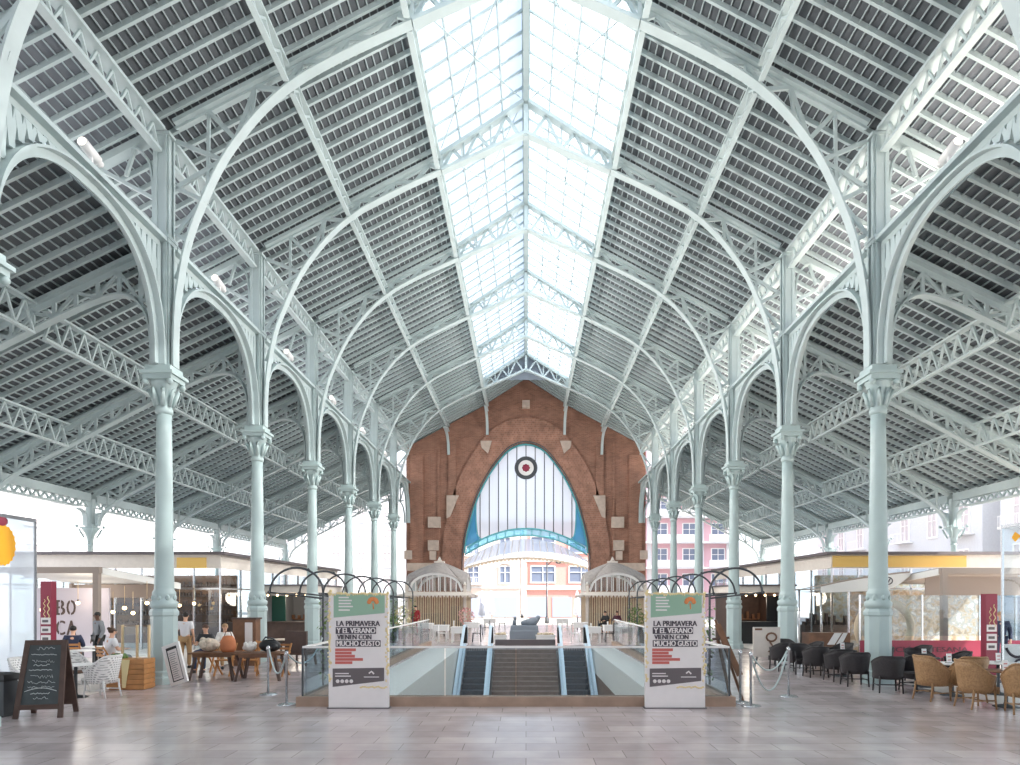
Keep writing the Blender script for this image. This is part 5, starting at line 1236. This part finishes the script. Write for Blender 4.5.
# ================================================================== kiosks with vaulted roofs by the gable
def kiosk(s):
    cx, cy, h = s*6.2, 48.2, 2.0
    t = thing('vaulted_kiosk', 'kiosk with vaulted roof and arched glass by the gable ' + SIDE[s], 'kiosk', (cx, cy, 0), 'vaulted kiosks by the gable')
    for sx in (-1, 1):
        for sy in (-1, 1): b = MB(); b.box(sx*h-.1, sx*h+.1, sy*h-.1, sy*h+.1, 0, 3.0); b.box(sx*h-.15, sx*h+.15, sy*h-.15, sy*h+.15, 0, .3); b.ball((sx*h, sy*h, 3.1), .12, 8); part('post', b, M['offwhite'], t)
    # eave canopy
    b = MB()
    for k in range(4):
        a = pi/2*k; c_, s_ = cos(a), sin(a); rot = lambda x, y, z: (x*c_-y*s_, x*s_+y*c_, z)
        b.add([rot(-h,-h,2.62), rot(h,-h,2.62), rot(h+.5,-h-.5,2.38), rot(-h-.5,-h-.5,2.38)], [(0,1,2,3)])
        n = 22
        for i in range(n): u0 = -h-.5+(2*h+1.5)*i/n; u1 = -h-.5+(2*h+1.5)*(i+1)/n; b.prism([rot(u0,-h-.5,2.38), rot(u1,-h-.5,2.38), rot((u0+u1)/2,-h-.5,2.2)], V(rot(0,.03,0)))
    part('eave_canopy', b, M['furry'] if False else M['offwhite'], t)
    # four lunettes and a ribbed vault
    arch = lambda u: 2.7 + 1.15*sqrt(max(0, 1-u*u))
    fr, gl, rf = MB(), MB(), MB(); n = 18
    for k in range(4):
        a = pi/2*k; c_, s_ = cos(a), sin(a); rot = lambda x, y, z: (x*c_-y*s_, x*s_+y*c_, z)
        us = [-1+2*i/n for i in range(n+1)]
        P = [rot(u*(h-.2), -h, arch(u)) for u in us]; fr.sweep(P, .14, .16, rot(0,1,0))
        gl.add([rot(u*(h-.2), -h+.02, 2.7) for u in us]+P, [(i,i+1,n+2+i,n+1+i) for i in range(n)])
        for i in range(1, 9): u = -1+2*i/9; fr.box(*[f(p) for p in [1] for f in []]) if False else fr.beam(rot(u*(h-.2),-h,2.66), rot(u*(h-.2),-h,arch(u)), .06,.05)
        m_ = 8; rows = []
        for j in range(m_+1):
            v = j/m_; row = []
            for u in us:
                base = V((u*(h-.1)*(1-v)+u*.25*v, -(h+.12)*(1-v)-.25*v, 0)); z = arch(u)*(1-v)+.05 + v*4.5 + .12*sin(pi*v) if abs(u) < .999 else 2.72*(1-v)+v*4.5+.55*sin(pi*v)*1.0
                z = (arch(u)+.08)*(1-v)**1.2 + (1-(1-v)**1.2)*4.72
                row.append(rot(base.x, base.y, z))
            rows.append(row)
        vs = [p for r in rows for p in r]; W_ = n+1; rf.add(vs, [(j*W_+i, j*W_+i+1, (j+1)*W_+i+1, (j+1)*W_+i) for j in range(m_) for i in range(n)], 0, True)
    part('arch_frame', fr, M['white'], t); part('lunette_glass', gl, M['glass'], t); part('vaulted_roof', rf, M['zinc'], t)
    b = MB(); b.box(-.35,.35,-.35,.35,4.7,4.82); b.lathe([(.2,4.82),(.12,4.95),(.03,5.15)], 10); part('roof_finial', b, M['offwhite'], t)
    # slatted lower walls, brown interior
    b = MB(); 
    for k in (0, 1, 3):
        a = pi/2*k; c_, s_ = cos(a), sin(a); rot = lambda x, y, z: (x*c_-y*s_, x*s_+y*c_, z)
        for i in range(24):
            u = -h+.2+(2*h-.4)*i/23; b.beam(rot(u,-h,.1), rot(u,-h,2.3), .09,.04)
    part('slat_wall', b, M['beige'], t); b = MB(); b.box(-h+.1,h-.1,h-.12,h,0,2.6); part('back_panel', b, M['wood'], t); b = MB(); b.box(-1.2,.2,-.6,.2,0,1.1); b.box(.8,1.5,-.4,.3,0,1.6); part('inner_counter', b, M['woodd'], t)
for s in (-1, 1): kiosk(s)
# ================================================================== white tables and chairs beyond the stairs
ft = None; fc = None; i = 0
names = ['nearest the stair head', 'second from the stair head', 'third from the stair head', 'fourth from the stair head', 'fifth, near the kiosk']
for s in (-1, 1):
    for k, (x, y) in enumerate(((3.3,33.4),(4.5,35.6),(5.7,38.2),(3.2,39.6),(2.5,46.2))):
        lab = f'white square table {names[k]} {SIDE[s]}'
        if ft is None:
            ft = thing('square_table', lab, 'table', (s*x, y, 0), 'white square tables beyond the stairs'); b = MB(); b.box(-.42,.42,-.42,.42,.72,.76); b.box(-.4,.4,-.4,.4,.45,.72); part('table_top', b, M['white'], ft)
            for sx in (-1, 1):
                for sy in (-1, 1): b = MB(); b.box(sx*.34-.03,sx*.34+.03,sy*.34-.03,sy*.34+.03,0,.45); part('leg', b, M['white'], ft)
        else: dup(ft, (s*x, y, 0), 0, lab)
        for q, (dx, r) in enumerate(((-.85,E_), (.85,W_d))):
            lab = f'{"dark" if q else "white"} chair at the square table {names[k]} {SIDE[s]}'
            key = q
            if fc is None: fc = {}
            if key not in fc:
                c = thing('slim_chair', lab, 'chair', (s*x+dx, y, 0), 'slim chairs beyond the stairs', r); m_ = M['black'] if q else M['white']
                b = MB(); b.box(-.2,.2,-.2,.2,.43,.46); part('seat', b, m_, c); b = MB(); b.box(-.2,.2,-.22,-.19,.55,.86); b.box(-.2,-.16,-.22,-.19,.43,.55); b.box(.16,.2,-.22,-.19,.43,.55); part('backrest', b, m_, c)
                for sx in (-1, 1):
                    for sy in (-1, 1): b = MB(); b.beam((sx*.18,sy*.18,.43),(sx*.2,sy*.21,0),.03,.03); part('leg', b, m_, c)
                fc[key] = c
            else: dup(fc[key], (s*x+dx, y, 0), r, lab)
def shrub(lab, x, y, h, r, m2, nm='potted_shrub'):
    t = thing(nm, lab, 'potted plant', (x, y, 0)); b = MB(); b.lathe([(.16,0),(.24,.4),(.26,.45),(.22,.45)], 14); part('pot', b, M['greyblk'], t)
    b = MB(); R_ = random.Random(int(abs(x)*100))
    for i in range(220):
        a = R_.uniform(0,6.28); u = R_.uniform(-1,1); rr = r*R_.uniform(.6,1); c = V((rr*sqrt(1-u*u)*cos(a), rr*sqrt(1-u*u)*sin(a), .45+h/2+u*h/2)); d = V((R_.uniform(-1,1),R_.uniform(-1,1),R_.uniform(-1,1)))*.09; e = d.cross(V((.3,.2,1))).normalized()*.05
        b.add([c-d,c+e,c+d,c-e], [(0,1,2,3)])
    part('foliage', b, m2, t)
M['blossom'] = mat('pink_blossom', (236,176,172), .7, noise=.25, scale=9); M['cream_flower'] = mat('cream_flowers', (224,214,176), .7, noise=.25, scale=9)
shrub('potted shrub with pink blossom before the arch near the chalkboard side kiosk', gx(466,44), 44, 1.1, .55, M['blossom']); shrub('potted cream flowering shrub beside the totem on the chalkboard side', gx(402,36), 36, 1.3, .5, M['cream_flower']); shrub('potted green shrub beside the cream flowering one', gx(393,35), 35, .9, .4, M['leaf']); shrub('potted leafy shrub before the kiosk on the maroon sign side', gx(637,40), 40, 1.2, .45, M['leaf'])
# ================================================================== street outside
def facade(name, lab, W, D, Hh, cols, rows, wm, loc, rz, win=(1.1,1.7), first=3.6, pitch=3.3, wkind='window', shut=None, balc=False, roof='zinc', ground=None):
    """faces -y locally, centred on x"""
    t = thing(name, lab, 'building', loc, None, rz)
    b = MB(); b.box(-W/2, W/2, 0, D, 0, Hh); part('wall', b, wm, t); b = MB(); b.box(-W/2, W/2, -.35, D, Hh, Hh+.35); b.box(-W/2, W/2, -.12, 0, first-.7, first-.45); part('cornice', b, M['whitew'], t)
    proto = None; pb_ = None
    for j in range(rows):
        for i in range(cols):
            x = -W/2 + W*(i+.5)/cols; z = first + pitch*j
            if z+win[1] > Hh: continue
            if proto is None:
                b = MB(); w2 = win[0]/2
                for x0, x1, z0, z1 in ((-w2-.12,-w2,-.1,win[1]+.1),(w2,w2+.12,-.1,win[1]+.1),(-w2,w2,win[1],win[1]+.12),(-w2-.15,w2+.15,-.16,0),(-.04,.04,0,win[1]),(-w2,w2,win[1]*.62,win[1]*.62+.06)): b.box(x0, x1, -.12, .0, z0, z1)
                proto = part('window', b, M['white'], t); proto.location = (x, 0, z); b = MB(); b.box(-w2, w2, -.05, -.01, 0, win[1]); g = part('window_pane', b, shut or M['winglass'], proto)
            else:
                c = proto.copy(); COL.objects.link(c); c.parent = t; c.location = (x, 0, z)
                for g in proto.children: d = g.copy(); COL.objects.link(d); d.parent = c
            if balc and i % 2 == 0:
                if pb_ is None:
                    b = MB(); b.box(-win[0], win[0], -.9, 0, -.3, -.16); b.box(-win[0], win[0], -.9, -.86, .62, .68)
                    for q in range(11): u = -win[0]+.03+(2*win[0]-.06)*q/10; b.box(u-.015,u+.015,-.89,-.87,-.16,.62)
                    pb_ = part('balcony', b, M['white'], t); pb_.location = (x, 0, z)
                else: c = pb_.copy(); COL.objects.link(c); c.parent = t; c.location = (x, 0, z)
    if ground:
        b = MB(); n = max(2, int(W/3))
        for i in range(n): u = -W/2+W*(i+.5)/n; b.box(u-W/n*.38, u+W/n*.38, -.06, 0, .1, 2.6)
        part('shopfront', b, ground, t)
    return t
SB = 84.0
t = facade('cream_house', 'cream townhouse with arched balcony windows seen through the arch', 7.9, 10, 12.0, 2, 3, M['creamw'], (-4.6, SB, -.3), 0, (1.25,2.0), 4.4, 3.6, balc=True, ground=M['bluesh'])
b = MB()
for x in (-1.975, 1.975): b.sweep([(x+.85*cos(pi*k/12), -.1, 6.35+.5*sin(pi*k/12)) for k in range(13)], .2, .14, (0,1,0))
part('window_arch', b, M['offwhite'], t)
t = facade('salmon_house', 'salmon townhouse with white multi-pane windows seen through the arch', 9.6, 10, 12.0, 2, 3, M['salmon'], (4.5, SB, -.3), 0, (2.9,1.9), 4.5, 3.7, ground=M['bluesh'])
b = MB(); b.box(-4.8,4.8,-.2,0,3.5,3.8); b.box(-4.8,4.8,-.2,0,7.0,7.35); b.box(-4.8,-4.4,-.15,0,0,12); part('string_course', b, M['creamw'], t)
facade('white_block', 'big white apartment block beyond the hall, chalkboard side of the arch', 26, 12, 22, 7, 6, M['whitew'], (-24, 98, -.3), 0, (1.1,2.0), 3.8, 3.3, shut=M['shut'])
t = facade('pink_block', 'pink and white apartment block with balconies, maroon sign side of the arch', 15, 12, 22, 4, 6, M['pinkw'], (19.5, 88, -.3), 0, (1.6,2.0), 3.6, 3.3, balc=False)
b = MB()
for z in (3.2,6.5,9.8,13.1,16.4,19.7): b.box(-7.6,7.6,-1.2,0,z-.2,z); b.box(-3.2,3.2,-1.25,-1.15,z,z+.9); b.box(4.2,7.6,-1.25,-1.15,z,z+.9)
part('balcony_band', b, M['whitew'], t)
b = MB()
for xx in (-7.55,-3.4,3.4,7.0): b.box(xx-.3,xx+.3,-.3,0,0,22)
part('white_pier', b, M['whitew'], t)
for k, (yc, W_, nm, wm) in enumerate(((36,30,'nearest', 'whitew'), (68,30,'middle', 'whitew'))):
    for s in (-1, 1):
        t = facade('white_house', f'white street facade outside the aisle {SIDE[s]}, {"closer" if k == 0 else "farther"} one', W_, 8, 17, 7, 4, M[wm], (s*36, yc, -.3), -pi/2*(-1 if s < 0 else 1)*1.0 if False else (pi/2 if s < 0 else -pi/2), (1.2,2.2), 4.2, 3.7, shut=M['shut'], balc=(s > 0), ground=M['shut'])
# parasols, street lamp
pr = None
for i, (px, Y) in enumerate(((482,60),(577,62),(491,63))):
    lab = ['closed white parasol on the street before the cream house', 'closed white parasol on the street before the salmon house', 'closed white parasol behind another before the cream house'][i]
    if pr is None:
        pr = thing('closed_parasol', lab, 'parasol', (gx(px,Y), Y, -.3), 'closed white parasols'); b = MB(); b.lathe([(.3,0),(.3,.08),(.04,.1),(.035,3.1)], 14); part('pole', b, M['steelrod'], pr)
        b = MB(); b.lathe([(.12,.9),(.34,1.0),(.3,1.5),(.2,2.4),(.06,3.15)], 12); part('folded_canopy', b, M['umb'], pr)
    else: dup(pr, (gx(px,Y), Y, -.3), 0, lab)
t = thing('street_lamp', 'dark street lamp post before the salmon house', 'street lamp', (gx(547,66), 66, -.3)); b = MB(); b.lathe([(.2,0),(.2,.5),(.09,.7),(.07,6.0)], 12); part('pole', b, M['dark'], t); b = MB(); b.tube([(0,0,5.7),(.6,0,6.2),(1.1,0,6.1)], .04, 6); b.ball((1.15,0,6.0), (.3,.2,.15), 8); part('lamp_head', b, M['dark'], t)
# white lettering board high on the outer facade, chalkboard side
t = thing('gallery_rail', 'grey glass rail along the far café edge', 'rail', (0,0,0)) if False else None
LAMP = 1600.0
# ------------------------------------------------------------------ camera, sky and sun
cam = bpy.data.cameras.new('camera'); co = bpy.data.objects.new('camera', cam); COL.objects.link(co)
co.location = (0, 0, H); co.rotation_euler = (pi/2, 0, 0)
cam.sensor_width = 36; cam.lens = 36*F/1020; cam.shift_x = -(PX0-510)/1020; cam.shift_y = (PY0-382.5)/1020; cam.clip_end = 400
SC.camera = co
w = bpy.data.worlds.new('sky'); SC.world = w; w.use_nodes = True; N = w.node_tree.nodes; L = w.node_tree.links
bg = N['Background']; bg.inputs['Strength'].default_value = 1.35
tc = N.new('ShaderNodeTexCoord'); sp = N.new('ShaderNodeSeparateXYZ'); L.new(tc.outputs['Generated'], sp.inputs[0])
cr = N.new('ShaderNodeValToRGB'); L.new(sp.outputs['Z'], cr.inputs['Fac'])
cr.color_ramp.elements[0].color = (.80, .84, .90, 1); cr.color_ramp.elements[1].color = (.66, .76, .95, 1)
L.new(cr.outputs['Color'], bg.inputs['Color'])
sd = bpy.data.lights.new('sun', 'SUN'); so = bpy.data.objects.new('sun', sd); COL.objects.link(so)
sd.energy = 8.0; sd.angle = radians(.6); sd.color = (1, .95, .88)
so.rotation_euler = V((-.62, .22, -.72)).to_track_quat('-Z', 'Y').to_euler(); so.location = (30, -20, 60)
for s in (-1, 1):
    for n in range(0, 6):
        ld = bpy.data.lights.new('floodlight_lamp', 'SPOT'); lo = bpy.data.objects.new('floodlight_lamp', ld); COL.objects.link(lo)
        ld.energy = LAMP; ld.spot_size = radians(150); ld.spot_blend = 1.0; ld.shadow_soft_size = 1.0; ld.color = (1, .97, .93)
        lo.location = (s*(XC[s]-.55), fy(n)+3.05, 11.6); lo.rotation_euler = V((-s*1.0, 0, -.15)).to_track_quat('-Z', 'Y').to_euler()
for i, (x, y, z) in enumerate(((-15.2,31.6,2.6),(-17.5,31.2,2.6),(-15.8,24.0,2.4),(-17.2,26.4,2.4),(15.2,31.4,2.6),(17.2,31.4,2.6),(16.0,25.6,2.5),(-11.3,33.6,2.2),(11.3,33.6,2.2),(-6.2,48.2,2.4),(6.2,48.2,2.4))):  # warm fill lights added to brighten interiors; several stand where no bulb hangs
    ld = bpy.data.lights.new('warm_fill_lamp', 'POINT'); lo = bpy.data.objects.new('warm_fill_lamp', ld); COL.objects.link(lo); lo.location = (x, y, z)
    ld.energy = 10 if i in (2,3,4,5,6) else 32; ld.shadow_soft_size = .4; ld.color = (1, .9, .76)
SC.view_settings.view_transform = 'Standard'; SC.view_settings.look = 'None'; SC.view_settings.gamma = 1; SC.view_settings.use_curve_mapping = False
SC.view_settings.exposure = .88
cy = SC.cycles
try:
    cy.use_denoising = True; cy.max_bounces = 10; cy.diffuse_bounces = 6; cy.glossy_bounces = 4; cy.transmission_bounces = 8; cy.transparent_max_bounces = 24
    cy.sample_clamp_indirect = 6; cy.caustics_reflective = False; cy.caustics_refractive = False
except Exception: pass
